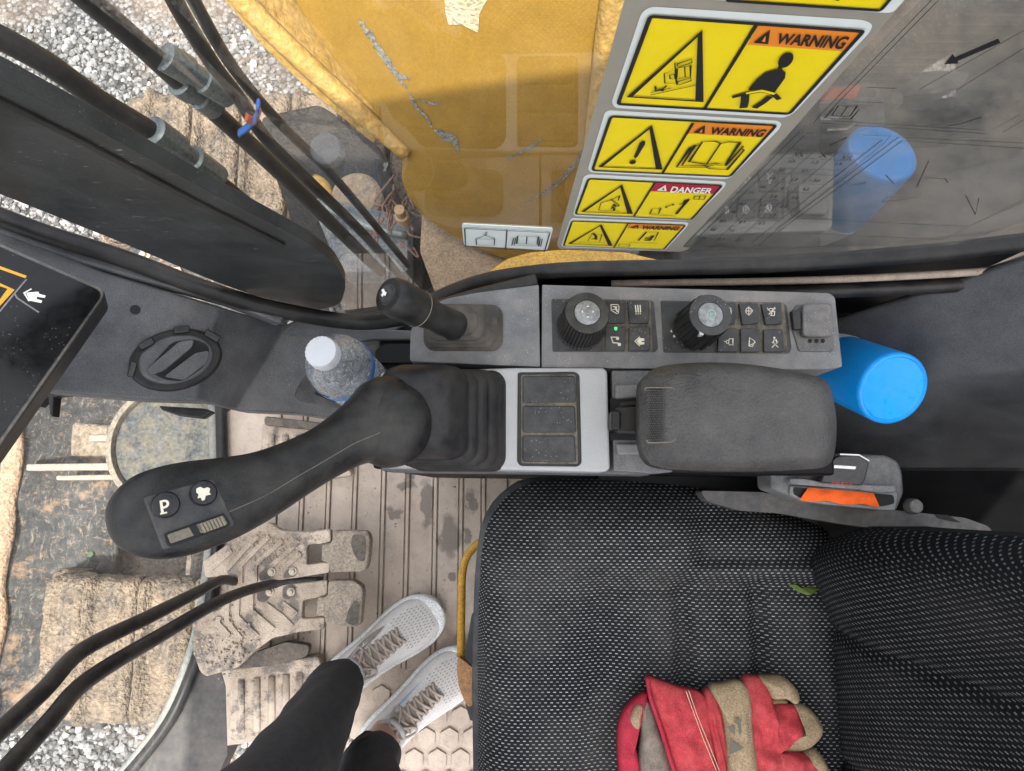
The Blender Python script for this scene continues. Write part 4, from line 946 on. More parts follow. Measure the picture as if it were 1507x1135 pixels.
# ------------------------------------------------------------------ travel pedals and levers
pk_ = px_k((270, 770), 4.728)
def pedal(label, body, pad, ribs, holes, bolts, worn):
    z = .085
    t = thing('travel_pedal', label, 'pedal', P(*body[0], 0))
    b = slab('pedal_plate', body, Z(z), .018, mud_m, t, bevel=.003, rnd=4)
    for r in ribs: strokes('tread_rib', [r], Z(z), .0085, mud_m, b, h=.0038)
    for q in holes: slab('slot', roundpts(q, 5), Z(z), .002, dusty('slot_dark', (.06, .052, .045), .8, amt=.4, scale=30) if 'slot_dark' not in bpy.data.materials else bpy.data.materials['slot_dark'], b, off=.0006)
    for q in bolts:
        o = lathe('bolt', [(.0075, 0), (.0075, .003), (.0045, .0032), (.0042, .0075), (.003, .008)], P(*q, z), (0, 0, 1), dusty('bolt_steel', (.40, .34, .27), .5, amt=.4, scale=60, metal=.3) if 'bolt_steel' not in bpy.data.materials else bpy.data.materials['bolt_steel'], b, 18)
    p = slab('foot_pad', pad, Z(z + .006), .03, dusty('pad_mud', (.33, .27, .205), .85, amt=.7, scale=26, grain=260, gb=.8, gd=.003, dust=(.12, .11, .105), vary=.3) if 'pad_mud' not in bpy.data.materials else bpy.data.materials['pad_mud'], t, bevel=.005, rnd=6, seg=3)
    if worn: sheet('worn_patch', worn, Z(z + .006), darkmud_m, p, off=.0012, rnd=5)
    lathe('support', [(.012, 0), (.012, z - .018)], P(*body[len(body) // 2], 0.0) * 0 + Vector((P(420, 860, 0).x, P(*holes[0][0], 0).y, .002)), (0, 0, 1), hose_m, t, 14)
    return t
pedal('mud-caked travel pedal nearest the joystick, farther from the shoes', pk_((130, 270), (330, 130), (520, 5), (600, -5), (680, 50), (860, 60), (1020, 40), (1025, 130), (960, 145), (860, 150), (855, 290), (1020, 270), (1015, 345), (800, 380), (520, 420), (320, 480), (290, 450), (290, 370), (150, 380)),
      pk_((960, 145), (1030, 140), (1035, 50), (1280, 55), (1300, 110), (1285, 280), (1260, 340), (1010, 345), (1015, 275), (955, 270)),
      [pk_(*r) for r in (((400, 415), (400, 290), (510, 180), (600, 90)), ((500, 405), (500, 290), (590, 210), (690, 120)), ((610, 300), (740, 190), (800, 120)), ((710, 300), (820, 210)), ((300, 330), (420, 190), (520, 90)), ((190, 320), (340, 190)))],
      [pk_((525, 345), (570, 320), (610, 325), (610, 380), (530, 405)), pk_((700, 345), (740, 312), (785, 315), (785, 370), (695, 385))], pk_((616, 340), (763, 335)), pk_((1180, 75), (1265, 85), (1275, 160), (1262, 268), (1215, 262), (1185, 210), (1165, 140)))
pedal('mud-caked travel pedal with chevron tread nearest the shoes', pk_((290, 495), (500, 470), (700, 430), (1000, 395), (1000, 500), (930, 520), (830, 540), (825, 665), (985, 655), (975, 740), (830, 755), (620, 800), (480, 900), (370, 1010), (150, 1070), (110, 1030), (65, 900), (65, 720), (110, 640), (260, 600)),
      pk_((930, 515), (1000, 515), (1005, 400), (1180, 400), (1240, 440), (1250, 480), (1230, 710), (1190, 730), (980, 700), (985, 650), (925, 650)),
      [pk_(*r) for r in (((310, 530), (305, 680), (400, 800)), ((380, 510), (375, 650), (520, 790)), ((475, 490), (475, 610), (630, 740)), ((575, 565), (690, 650), (760, 720)), ((690, 555), (790, 630)), ((250, 650), (240, 700), (320, 780)))],
      [pk_((512, 470), (540, 450), (605, 440), (605, 520), (560, 555), (512, 540)), pk_((690, 445), (740, 425), (780, 430), (780, 505), (725, 535), (690, 520))], pk_((604, 478), (750, 478)), pk_((1195, 530), (1228, 560), (1215, 705), (1180, 712), (1128, 690), (1145, 610)))
def rod(label, pts):
    tag(tube('travel_lever', [P(*p) for p in pts], [.0078, .0085, .0095, .0102, .0105, .0105, .0105][:len(pts)], dusty('lever_paint', (.014, .014, .015), .35, amt=.15, scale=25, scratch=.2) if 'lever_paint' not in bpy.data.materials else bpy.data.materials['lever_paint'], seg=14, n=5, origin=tuple(P(*pts[0]))), label, 'lever', 'travel levers')
rod('black bent travel lever rod, the upper of the two', [(345, 856, .085), (325, 854, .13), (290, 872, .21), (215, 910, .33), (120, 958, .44), (60, 1020, .52), (-60, 1130, .62)])
rod('black bent travel lever rod, the lower of the two', [(475, 855, .072), (400, 860, .085), (330, 882, .19), (245, 930, .32), (130, 1000, .46), (70, 1065, .55), (-30, 1175, .64)])
# ------------------------------------------------------------------ person: feet and legs standing on the mat
def topm(p, z): return Vector((p.x, p.y, z))
per = thing('person', 'person in black trousers and white running shoes standing on the mat', 'person', P(560, 1000, 0))
LS = .275
ST = [(0, .012, .040), (.006, .026, .066), (.02, .034, .086), (.05, .037, .092), (.085, .037, .090), (.12, .039, .079), (.15, .043, .070), (.18, .047, .062), (.21, .048, .054), (.232, .0445, .047), (.252, .0355, .040), (.266, .023, .033), (.2745, .007, .026)]
def sti(x):
    for a, b in zip(ST, ST[1:]):
        if a[0] <= x <= b[0]: f = (x - a[0]) / (b[0] - a[0]); return a[1] + (b[1] - a[1]) * f, a[2] + (b[2] - a[2]) * f
    return ST[-1][1:] if x > ST[0][0] else ST[0][1:]
def shoe(heel, toe, label, blue=False, flip=1):
    a = P(*heel, .01); b = P(*toe, .01); d = Vector((b.x - a.x, b.y - a.y, 0)).normalized(); s = Vector((-d.y, d.x, 0)) * flip; o = Vector((a.x, a.y, .006))
    k = (Vector((b.x - a.x, b.y - a.y, 0))).length / LS
    def bend(x): return .008 * (x / LS) * (1 - x / LS) * 4 * .6           # slight inward curve
    def pt(x, y, z): return o + (d * x + s * (y + bend(x))) * k + Vector((0, 0, z))
    n = 20
    # sole
    rings = []
    for x, wd, h in ST:
        r = []
        for j in range(n):
            an = 2 * math.pi * j / n; c, q = math.cos(an), math.sin(an)
            zz = .016 + .0145 * (abs(q) ** .6) * (1 if q > 0 else -1) + (.007 if x < .06 or x > .25 else .0) * (1 if q > 0 else .3)
            r.append(pt(x * 1.018 - .003, (wd + .0065) * (abs(c) ** .8) * (1 if c > 0 else -1), zz))
        rings.append(r)
    sh_ = None
    up = []
    for x, wd, h in ST:
        r = []
        for j in range(n):
            an = 2 * math.pi * j / n; c, q = math.cos(an), math.sin(an)
            r.append(pt(x, wd * (abs(c) ** .75) * (1 if c > 0 else -1), .026 + (max(h, .03) - .026) * (abs(q) ** .85) * (1 if q > 0 else -.2)))
        up.append(r)
    def fine(rg):
        out = []
        cols = [smooth_path([r[j] for r in rg], 4) for j in range(n)]
        return [[cols[j][i] for j in range(n)] for i in range(len(cols[0]))]
    u = loft('shoe', fine(up), shoe_m, per); u['label'] = label
    loft('sole', fine(rings), sole_m, u)
    def surf(x, y, e=.0012):
        wd, h = sti(x); f = min(.98, abs(y) / wd); q = max(0, 1 - f ** (2 / .75)) ** .5
        return pt(x, y, .026 + (h - .026) * q ** .85 + e)
    # tongue panel and eyelet stay
    V, Fc = [], []
    for i in range(13):
        x = .088 + .098 * i / 12; hw = .021 - .006 * i / 12
        for j in range(7): y = -hw + 2 * hw * j / 6; V.append(surf(x, y, .0022 if 0 < j < 6 else .0006))
    for i in range(12):
        for j in range(6): q = i * 7 + j; Fc.append([q, q + 1, q + 8, q + 7])
    flat('tongue', V, Fc, tongue_m, u, Vector((0, 0, 1)), smooth=True)
    # laces
    for i in range(6):
        x = .102 + i * .0145; hw = .0235 - .0012 * i
        for sg in (1, -1):
            tube('lace', [surf(x + .0005 * i, sg * hw, .001), surf(x + .004, sg * hw * .5, .0045), surf(x + .009, -sg * hw * .3, .0055 + (sg > 0) * .002), surf(x + .0135, -sg * hw * .95, .001)], .0026, lace_m, u, seg=8, n=3, flatten=.55)
    x = .092
    for sg in (1, -1):
        tube('lace', [surf(x + .004, 0, .007), surf(x - .004, sg * .016, .014), surf(x + .018, sg * .030, .012), surf(x + .026, sg * .022, .010), surf(x + .012, sg * .008, .0095), surf(x + .004, 0, .008)], .0024, lace_m, u, seg=8, n=4, flatten=.6)
        tube('lace', [surf(x + .004, 0, .008), surf(x - .006, sg * .008, .011), surf(x - .020, sg * .020 - .01, .010), surf(x - .032, sg * .022 - .012, .012)], .0024, lace_m, u, seg=8, n=4, flatten=.6)
    lathe('lace_knot', [(.002, -.003), (.0055, 0), (.0055, .004), (.002, .006)], surf(x + .004, 0, .004), (0, 0, 1), lace_m, u, 12)
    # perforations of the toe box: rows of tiny slits
    V, Fc = [], []
    for r in range(9):
        for c in range(-6, 7):
            x = .190 + r * .0076 + abs(c) * -.0012; y = c * .0058 + (r % 2) * .0029
            wd, h = sti(x)
            if abs(y) > wd * .72 or x > .262: continue
            p = [surf(x - .0019, y - .0006), surf(x + .0019, y - .0006), surf(x + .0019, y + .0006), surf(x - .0019, y + .0006)]; m = len(V); V += p; Fc.append([m, m + 1, m + 2, m + 3])
    flat('perforations', V, Fc, perf_m, u, Vector((0, 0, 1)))
    # side overlay
    V, Fc = [], []
    for i in range(13):
        x = .085 + .085 * i / 12; y0 = .0225 + .010 * i / 12 * .6; hw = (.0058 if not blue else .0016) * math.sin(math.pi * (i + .6) / 13.2)
        V += [surf(x, y0 + .004 - hw), surf(x, y0 + .004 + hw)]
    for i in range(12): Fc.append([2 * i, 2 * i + 1, 2 * i + 3, 2 * i + 2])
    flat('side_overlay', V, Fc, tongue_m if not blue else plain('blue_lettering', (.25, .38, .55), .7), u, Vector((0, 0, 1)))
    # collar
    cpts = [surf(.02, 0, .0), pt(.03, .022, .092), pt(.06, .028, .090), pt(.09, .020, .092), pt(.098, 0, .094), pt(.09, -.020, .092), pt(.06, -.028, .090), pt(.03, -.022, .092)]
    tube('collar', cpts + cpts[:1], .0055, dusty('collar', (.42, .40, .39), .9, amt=.2) if 'collar' not in bpy.data.materials else bpy.data.materials['collar'], u, seg=8, n=4)
    return pt(.056, 0, .09), pt, d
a1, pt1, dd1 = shoe((487, 1012), (650, 889), 'white running shoe beside the pedals, toe toward the joystick')
a2, pt2, dd2 = shoe((545, 1098), (700, 962), 'white running shoe half behind the yellow bar, bare ankle showing', True)
# legs: one continuous skin mesh from ankles to hips
def leg_path(a, hip, kn):
    return smooth_path([a - Vector((0, 0, .035)), a + Vector((0, 0, .03)), a.lerp(kn, .35), a.lerp(kn, .7), kn, kn.lerp(hip, .5), hip], 5)
h1 = Vector((a1.x - .03, a1.y - .07, .86)); h2 = Vector((a2.x + .05, a2.y - .10, .86))
k1_ = Vector((a1.x + .012, a1.y - .03, .48)); k2_ = Vector((a2.x + .02, a2.y - .05, .48))
V, Fc = [], []
for a, kk, hh in ((a1, k1_, h1), (a2, k2_, h2)):
    pth_ = leg_path(a, hh, kk); m = len(pth_) - 1
    R = [(.028, .032), (.029, .032), (.040, .040), (.045, .045), (.048, .048), (.062, .062), (.074, .074)]
    R = [tuple(q) for q in smooth_path(R, 5)]
    v, f = tube_data(pth_, R, 18); s = len(V); V += v; Fc += [[i + s for i in q] for q in f]
obj('legs', V, Fc, skin_m, per, smooth=True)
# trousers
def trouser(a, kk, hh, hem, name, hemr):
    base = Vector((a.x, a.y, hem))
    pts = smooth_path([base, base + Vector((-.004, -.004, .05)), a.lerp(kk, .40), a.lerp(kk, .75), kk, kk.lerp(hh, .5), hh + Vector((0, 0, .02))], 7)
    R = [tuple(q) for q in smooth_path([(hemr, hemr * .95), (hemr + .006, hemr + .004), (.052, .050), (.057, .055), (.061, .060), (.08, .078), (.095, .095)], 7)]
    V, Fc = tube_data(pts, R, 40, False)
    for i, v in enumerate(V):
        c = pts[i // 40]; d = v - c; an = math.atan2(d.y, d.x); zz = v.z
        f = 1 + .09 * mnoise.noise(Vector((math.cos(an) * 1.6, math.sin(an) * 1.6, zz * 11))) + .05 * mnoise.noise(Vector((math.cos(an) * 3.5 + zz * 9, math.sin(an) * 3.5, zz * 16))) + .045 * math.sin(zz * 70 + 3 * math.cos(an) + 2 * mnoise.noise(Vector((zz * 8, an, 1)))) * math.exp(-((zz - hem - .05) / .08) ** 2)
        V[i] = c + d * f
    n0 = len(V)
    for j in range(40): V.append(pts[0] + (V[j] - pts[0]) * .93 + Vector((0, 0, .004)))
    for j in range(40): V.append(pts[3] + (V[3 * 40 + j] - pts[3]) * .93)
    for j in range(40):
        q = (j + 1) % 40; Fc += [[j, q, n0 + q, n0 + j], [n0 + j, n0 + q, n0 + 40 + q, n0 + 40 + j]]
    return obj(name, V, Fc, cloth_m, per, smooth=True)
trouser(a1, k1_, h1, .092, 'trouser_leg', .041)
trouser(a2, k2_, h2, .150, 'trouser_leg', .041)
mid = (h1 + h2) / 2
pillow('trouser_seat', [Vector((mid.x + .17 * math.cos(t), mid.y + .12 * math.sin(t) - .02, 0)) for t in [2 * math.pi * i / 24 for i in range(24)]], lambda x, y, s: .99 - .02 * s ** 3, cloth_m, per, 40, 6, .16)
# ------------------------------------------------------------------ warning labels on the right window
lab = thing('warning_label_strip', 'tall strip of yellow warning labels stuck on the side window', 'label', hit(900, 370, WIN))
W1 = WIN
def off_pl(o): return (WIN[0] + WIN[1] * o, WIN[1])
slab('backing', roundpts([(818, 366), (1010, 371), (1350, -20), (1620, -330), (1040, -330), (925, -20)], [10, 12, 1, 1, 1, 1]), off_pl(.0006), .0005, film_m, lab)
# pixel frames of the labels: outer white, inner yellow, divider, header
def label(outer, inner, div, hdr, hmat, word, wquad, tri_, tmat=ink_m, rd=6, sw=.0017):
    o = sheet('label_border', outer, WIN, lwhite_m, lab, off=.0009, rnd=rd + 4)
    V = roundpts(inner, rd)
    sheet('label_panel', V, WIN, yel_m, o, off=.0012)
    sheet('label_header', hdr, WIN, hmat, o, off=.0015)
    strokes('label_outline', [V + [V[0]]], WIN, sw, ink_m, o, off=.0019)
    strokes('label_divider', [div], WIN, sw * .9, ink_m, o, off=.0019)
    if word: text_part('header_lettering', word, wquad, WIN, tmat, o, off=.0022, bold=.03, shear=.0)
    if tri_: sheet('alert_triangle', tri_, WIN, tmat, o, off=.0022); c = [sum(p[i] for p in tri_) / 3 for i in (0, 1)]; mv = [((p[0] - c[0]) * .25 + c[0] + .5, (p[1] - c[1]) * .45 + c[1]) for p in tri_]; sheet('alert_mark', mv, WIN, hmat, o, off=.0025)
    return o
def ln(o, lines, wd, name='pictogram', off=.0022, mat=None): return strokes(name, lines, WIN, wd, mat or ink_m, o, off=off)
def fillp(o, pts, name='pictogram_shape', off=.0023, mat=None): return sheet(name, pts, WIN, mat or ink_m, o, off=off)
w1 = px_k((900, 0), 3.7675); w2 = px_k((820, 160), 4.567)
# label 1
o = label(w1((165, 60), (215, 25), (1400, 100), (1450, 125), (1430, 170), (1010, 620), (960, 645), (20, 590), (0, 560)), w1((215, 68), (1395, 152), (985, 615), (35, 560)), w1((800, 118), (515, 585)),
      w1((815, 125), (1385, 160), (1285, 268), (755, 232)), org_m, 'WARNING', w1((905, 218), (1275, 250), (1325, 178), (930, 158)), w1((785, 213), (868, 220), (878, 140)), sw=.0021, rd=5)
ln(o, [w1((490, 160), (100, 515), (487, 540), (490, 160))], .0026)
ln(o, [w1((292, 385), (355, 362), (358, 440), (295, 438), (292, 385)), w1((322, 392), (352, 388), (352, 416), (324, 414), (322, 392)), w1((362, 332), (445, 302), (445, 322), (370, 350), (362, 332)), w1((365, 355), (362, 410)), w1((372, 352), (438, 340), (436, 405), (368, 412)), w1((405, 345), (408, 405)), w1((365, 430), (440, 408), (440, 425), (370, 450), (365, 430)), w1((350, 325), (362, 450)), w1((215, 505), (475, 448)), w1((218, 490), (330, 465))], .0006)
ln(o, [w1((235, 480), (255, 478), (285, 470), (305, 452)), w1((245, 475), (242, 455)), w1((265, 475), (290, 482))], .001)
hd = circle(*w1((985, 290))[0], 5.2, 9.6, 16, .45); fillp(o, circle(*w1((965, 308))[0], 9, 13.5, 20, .75)); fillp(o, w1((928, 335), (950, 345), (942, 358), (965, 378), (960, 410), (905, 488), (830, 472), (770, 478), (755, 475), (800, 420), (850, 378), (920, 358)))
ln(o, [w1((668, 518), (735, 500), (830, 482), (890, 495), (930, 530))], .0026); ln(o, [w1((740, 505), (738, 545), (730, 578))], .0042); ln(o, [w1((880, 512), (840, 545), (790, 578))], .0038)
ln(o, [w1((745, 492), (830, 476), (905, 495))], .0018, 'belt_line', .0026, yel_m)
# label 0, only its lower edge in the frame
o = label(w1((345, -30), (1500, 60), (1560, 60), (1900, -330), (700, -380)), w1((640, -20), (1490, 36), (1800, -330), (760, -380)), w1((1250, -20), (1500, -330)), w1((1560, -250), (1720, -250), (1790, -325), (1600, -330)), org_m, '', None, None, rd=4)
# label 2
o = label(w2((320, 15), (350, 0), (1480, 70), (1510, 90), (1490, 130), (1170, 450), (1130, 465), (230, 420), (205, 400)), w2((360, 32), (1472, 92), (1160, 440), (235, 398)), w2((912, 75), (705, 420)),
      w2((925, 78), (1462, 100), (1385, 178), (880, 152)), org_m, 'WARNING', w2((1020, 150), (1370, 168), (1415, 118), (1040, 100)), w2((912, 138), (990, 145), (993, 88)), sw=.0019, rd=5)
ln(o, [w2((628, 100), (290, 370), (685, 385), (628, 100))], .0026)
fillp(o, w2((555, 205), (575, 190), (592, 195), (590, 215), (540, 300), (522, 312), (515, 300))); fillp(o, circle(*w2((507, 337))[0], 5, 3, 16, -.2))
def book(o, f, wd):
    ln(o, [f((975, 200), (1060, 195), (1100, 212), (1150, 200), (1228, 205), (1130, 352), (1060, 345), (1005, 352), (885, 335), (975, 200)), f((1098, 210), (1005, 350)), f((958, 220), (925, 225), (838, 360), (985, 358), (1010, 368), (1060, 355), (1130, 362), (1250, 230), (1232, 228)), f((915, 238), (895, 240), (802, 372), (1000, 372), (1025, 382), (1140, 390), (1256, 255), (1240, 250))], wd)
book(o, w2, .0011)
# label 3
o = label(w2((180, 445), (215, 432), (1110, 480), (1138, 490), (1120, 525), (905, 740), (870, 745), (125, 715), (105, 700)), w2((210, 455), (1108, 500), (900, 732), (122, 695)), w2((655, 482), (515, 710)),
      w2((662, 485), (1098, 507), (1048, 560), (632, 542)), red_m, 'DANGER', w2((755, 545), (1030, 552), (1052, 515), (775, 502)), w2((668, 530), (735, 535), (728, 492)), white_m, sw=.0018, rd=4)
ln(o, [w2((430, 500), (172, 675), (490, 688), (430, 500))], .0026)
ln(o, [w2((278, 665), (295, 612), (355, 600), (400, 575), (418, 568), (410, 600)), w2((300, 615), (360, 592), (420, 632)), w2((360, 660), (385, 620), (415, 640)), w2((278, 665), (420, 672))], .0007); ln(o, [w2((370, 640), (385, 655), (378, 668)), w2((380, 625), (395, 640), (415, 632))], .0018)
ln(o, [w2((640, 655), (695, 652), (680, 690), (622, 688), (640, 655)), w2((615, 695), (795, 705)), w2((725, 645), (785, 625)), w2((925, 570), (1000, 568), (985, 592), (915, 590), (925, 570)), w2((960, 570), (950, 592))], .0008)
ln(o, [w2((885, 590), (798, 692))], .0022); ln(o, [w2((818, 625), (850, 622), (862, 595))], .0013); fillp(o, w2((725, 650), (732, 635), (742, 645))); fillp(o, w2((790, 622), (770, 622), (778, 635)))
# label 4
o = label(w2((85, 740), (105, 728), (860, 755), (885, 762), (870, 790), (735, 935), (710, 945), (50, 925), (25, 915)), w2((100, 742), (862, 770), (715, 935), (42, 910)), w2((478, 755), (380, 922)),
      w2((490, 760), (850, 772), (818, 805), (470, 792)), org_m, 'WARNING', w2((560, 795), (805, 803), (828, 778), (578, 768)), w2((488, 786), (545, 790), (545, 764)), sw=.0016, rd=3)
ln(o, [w2((292, 768), (85, 892), (358, 905), (292, 768))], .0024)
ln(o, [w2((205, 875), (235, 825), (300, 830), (285, 880)), w2((130, 880), (320, 885))], .0006); ln(o, [w2((240, 822), (262, 842), (255, 862), (230, 860)), w2((255, 862), (272, 860))], .0022)
ln(o, [w2((600, 812), (680, 815), (650, 875)), w2((480, 885), (675, 890)), w2((418, 895), (490, 898), (480, 915), (410, 912), (418, 895))], .0006); ln(o, [w2((545, 872), (598, 815))], .0016); ln(o, [w2((645, 838), (630, 855), (590, 855)), w2((632, 858), (618, 870), (585, 868))], .0026)
# ------------------------------------------------------------------ small white lifting label
l2 = thing('lifting_label', 'small white label with a crane hook and an open book', 'label', hit(745, 350, WIN))
lk = px_k((660, 310), 4.186)
slab('backing', roundpts(lk((82, 82), (645, 110), (608, 245), (95, 215)), 4), off_pl(.0008), .0006, lwhite_m, l2)
ln(l2, [lk((100, 95), (625, 122), (592, 238), (105, 208), (100, 95)), lk((360, 108), (352, 225))], .0011, 'label_outline')
ln(l2, [lk((170, 160), (285, 162), (282, 200), (172, 198), (170, 160)), lk((172, 160), (230, 138), (285, 162)), lk((230, 138), (232, 125), (240, 122), (225, 118)), lk((212, 130), (230, 138))], .0008, 'hook_pictogram')
ln(l2, [lk((428, 142), (480, 145), (555, 148), (545, 195), (480, 190), (420, 190), (428, 142)), lk((484, 148), (480, 192)), lk((415, 152), (405, 200), (480, 202), (555, 205), (565, 160)), lk((402, 155), (390, 202)), lk((578, 162), (568, 208))], .0009, 'book_pictogram')
# ------------------------------------------------------------------ clear load chart on the window
lc_ = thing('load_chart', 'clear film load chart with fine black tables on the side window', 'chart', hit(1250, 330, WIN))
ck = px_k((1000, 0), 2.838)
sheet('film', roundpts(ck((10, 1030), (420, 590), (1060, -60), (1560, -60), (1560, 880), (1150, 1020), (640, 1032)), 4), WIN, film_clear_m, lc_, off=.0008)
cl = lambda lines, wd, name='chart_lines': strokes(name, [ck(*l) for l in lines], WIN, wd * .62, ink_m, lc_, off=.0013)
cl([((25, 1015), (500, 545), (880, 560), (860, 585), (330, 1020), (25, 1015)), ((65, 1000), (520, 560), (845, 577), (300, 1010), (65, 1000)), ((480, 618), (765, 637)), ((455, 650), (735, 665)), ((410, 695), (690, 706)), ((390, 715), (660, 726)), ((330, 750), (610, 765)), ((290, 790), (570, 800)), ((245, 830), (520, 842)), ((205, 868), (470, 880)), ((175, 895), (440, 910)), ((130, 940), (385, 952)), ((100, 968), (350, 980)), ((560, 625), (150, 1003)), ((660, 630), (230, 1006))], .0005)
cl([((560, 505), (590, 470), (1050, -10)), ((600, 490), (620, 462), (1080, -10)), ((585, 505), (1280, 550), (1420, 470)), ((630, 495), (1270, 535)), ((1000, 365), (1439, 115)), ((1160, 365), (1439, 190)), ((720, 415), (850, 420)), ((785, 355), (905, 360)), ((1350, 545), (1439, 490))], .0006)
cl([((410, 965), (930, 580), (1450, 612)), ((410, 965), (1100, 995), (1450, 820)), ((490, 905), (1210, 942), (1450, 830)), ((400, 955), (915, 565), (1450, 590))], .0009, 'chart_frame')
for q_ in (((845, 835), (1000, 820), (860, 818), (845, 835)), ((990, 775), (1040, 665)), ((1020, 735), (1110, 740), (1120, 755)), ((860, 725), (895, 760)), ((700, 770), (770, 765), (780, 755), (700, 770)), ((1195, 810), (1235, 890), (1250, 820))): cl([q_], .0008, 'chart_pictogram')
for q_ in (((625, 600), (700, 565)), ((1120, 515), (1170, 510), (1260, 480))): cl([q_], .0014, 'chart_pictogram')
sheet('chart_arrow', ck((1105, 258), (1140, 215), (1150, 228), (1330, 150), (1340, 168), (1160, 245), (1165, 255)), WIN, ink_m, lc_, off=.0013)
book2 = lambda *p: [(1000 + (610 + (x - 802) * .31) / 2.838, (430 + (y - 195) * .30) / 2.838) for x, y in p]
strokes('chart_book', [book2((975, 200), (1100, 212), (1228, 205), (1130, 352), (1005, 352), (885, 335), (975, 200)), book2((1098, 210), (1005, 350)), book2((915, 238), (802, 372), (1025, 382), (1140, 390), (1256, 255))], WIN, .0006, ink_m, lc_, off=.0013)
for s_, (x, y) in (('X%', (470, 646)), ('X\'', (578, 650)), ('X/X', (672, 660))): text_part('chart_heading', s_, ck((x, y), (x + 42, y + 2), (x + 54, y - 18), (x + 12, y - 20)), WIN, ink_m, lc_, off=.0013)
for i in range(10):
    f = i / 9; x, y = 452 - 370 * f, 672 + 322 * f
    for c in range(3):
        if (i * 3 + c) % 7 == 5: continue
        xx = x + c * (98 - 22 * f); text_part('chart_number', '%d.%d' % (1 + i, (i * 3 + c * 2) % 10) if c else '%d0' % (i + 1), ck((xx, y + c * 5), (xx + 24, y + c * 5 + 1), (xx + 34, y + c * 5 - 10), (xx + 10, y + c * 5 - 11)), WIN, ink_m, lc_, off=.0013)
# ------------------------------------------------------------------ outside: boom seen through the side window
BM = (Vector((0, .46, 0)), Vector((-.35, -1, .42)).normalized())
boom = thing('excavator_boom', 'yellow painted boom plate with scraped paint outside the side window', 'boom', hit(650, 350, BM))
bo = [(395, -60), (470, 60), (540, 150), (600, 232), (590, 262), (598, 285), (622, 318), (668, 350), (735, 380), (845, 395), (862, 330), (872, 250), (885, 160), (900, 60), (905, -60), (910, -260), (300, -260)]
slab('boom_plate', bo, BM, .20, yellowpaint_m, boom, bevel=.006, rnd=8, dirv=Vector((0, 1, 0)))
edge_m = dusty('boom_edge', (.37, .22, .05), .5, amt=.3, scale=14, grain=90, gb=.9, gd=.004, dust=(.3, .23, .12), micro=.15)
tube('weld_bead', [hit(x, y, BM, .004) for x, y in ((250, -160), (345, -20), (400, 42), (470, 108), (540, 172), (600, 226))], [.020, .019, .018, .018, .017, .012], edge_m, boom, seg=14, n=5)
slab('edge_plate', [(230, -180), (330, -20), (400, 60), (470, 125), (560, 208), (545, 218), (450, 140), (380, 75), (310, -10), (200, -180)], BM, .10, edge_m, boom, bevel=.004, dirv=Vector((0, 1, 0)), off=-.012)
tube('weld_bead', [hit(x, y, BM, .004) for x, y in ((925, -160), (905, -10), (893, 60), (886, 120), (874, 200), (866, 280), (858, 340))], [.018, .018, .017, .016, .014, .012, .010], edge_m, boom, seg=14, n=5)
def scrape(pts, wd, off=.0012):
    path = smooth_path([Vector(p) for p in pts], 8); P3 = []; W = []
    L_, R_ = [], []
    n = len(path)
    for i, p in enumerate(path):
        f = i / (n - 1); t = (path[min(i + 1, n - 1)] - path[max(i - 1, 0)]).normalized(); s = Vector((-t.y, t.x))
        ww = wd * (.25 + math.sin(math.pi * min(1, f * .9 + .08)) ) * (.6 + .8 * random.random())
        L_.append(p + s * ww * .5); R_.append(p - s * ww * (.3 + .4 * random.random()))
    q = L_ + R_[::-1]
    V = [hit(a.x, a.y, BM, off) for a in q]; Fc = [[i, i + 1, 2 * n - 2 - i, 2 * n - 1 - i] for i in range(n - 1)]
    return flat('scrape', V, Fc, scrape_m, boom, BM[1])
scrape([(528, 28), (545, 52), (565, 82), (585, 108), (604, 116)], 7); scrape([(545, 45), (560, 75), (585, 112), (600, 130)], 5, .0014); scrape([(536, 36), (552, 62), (570, 96)], 3, .0017)
scrape([(603, 135), (612, 155), (628, 172), (636, 188)], 4, .0014); scrape([(640, 190), (655, 200), (668, 205), (674, 222)], 9, .0016); scrape([(615, 145), (640, 152), (648, 148)], 2.5, .0018)
scrape([(860, 215), (845, 240), (810, 275), (770, 300)], 2.5, .0014); scrape([(855, 232), (830, 262), (800, 290)], 2.5, .0018); scrape([(800, 203), (770, 222), (745, 235)], 3, .0014)
fillq = flat('ground_reflection', [hit(x, y, BM, .0012) for x, y in ((652, -30), (656, 18), (660, 36), (680, 36), (704, 48), (706, 20), (722, -10), (722, -30))], [list(range(8))], dusty('reflected_gravel', (.45, .36, .22), .9, amt=.6, scale=50, grain=160, gb=1, gd=.004, dust=(.6, .5, .36)), boom, BM[1])  # pale patch painted on the boom for gravel reflected in the glass
# boom foot casting and yellow body panel near the sill
ft = thing('boom_foot', 'muddy tan boom foot bracket just below the boom plate', 'bracket', P(680, 380, -.1))
slab('bracket_plate', [(622, 305), (660, 330), (740, 372), (760, 420), (640, 430), (618, 370)], Z(-.02), .25, dusty('foot_mud', (.40, .29, .19), .8, amt=.55, scale=11, grain=200, gb=.6, gd=.004, dust=(.10, .085, .07), vary=.3), ft, bevel=.01, rnd=6)
yp = thing('yellow_body_panel', 'rounded yellow body panel below the side window', 'panel', P(800, 400, .3))
slab('panel_top', [(700, 425), (718, 400), (745, 380), (780, 370), (830, 366), (920, 370), (990, 386), (1010, 400), (1010, 470), (690, 470)], Z(.42), .25, dusty('panel_yellow', (.64, .36, .045), .4, amt=.2, scale=8, grain=300, gb=.1), yp, bevel=.012, rnd=8)
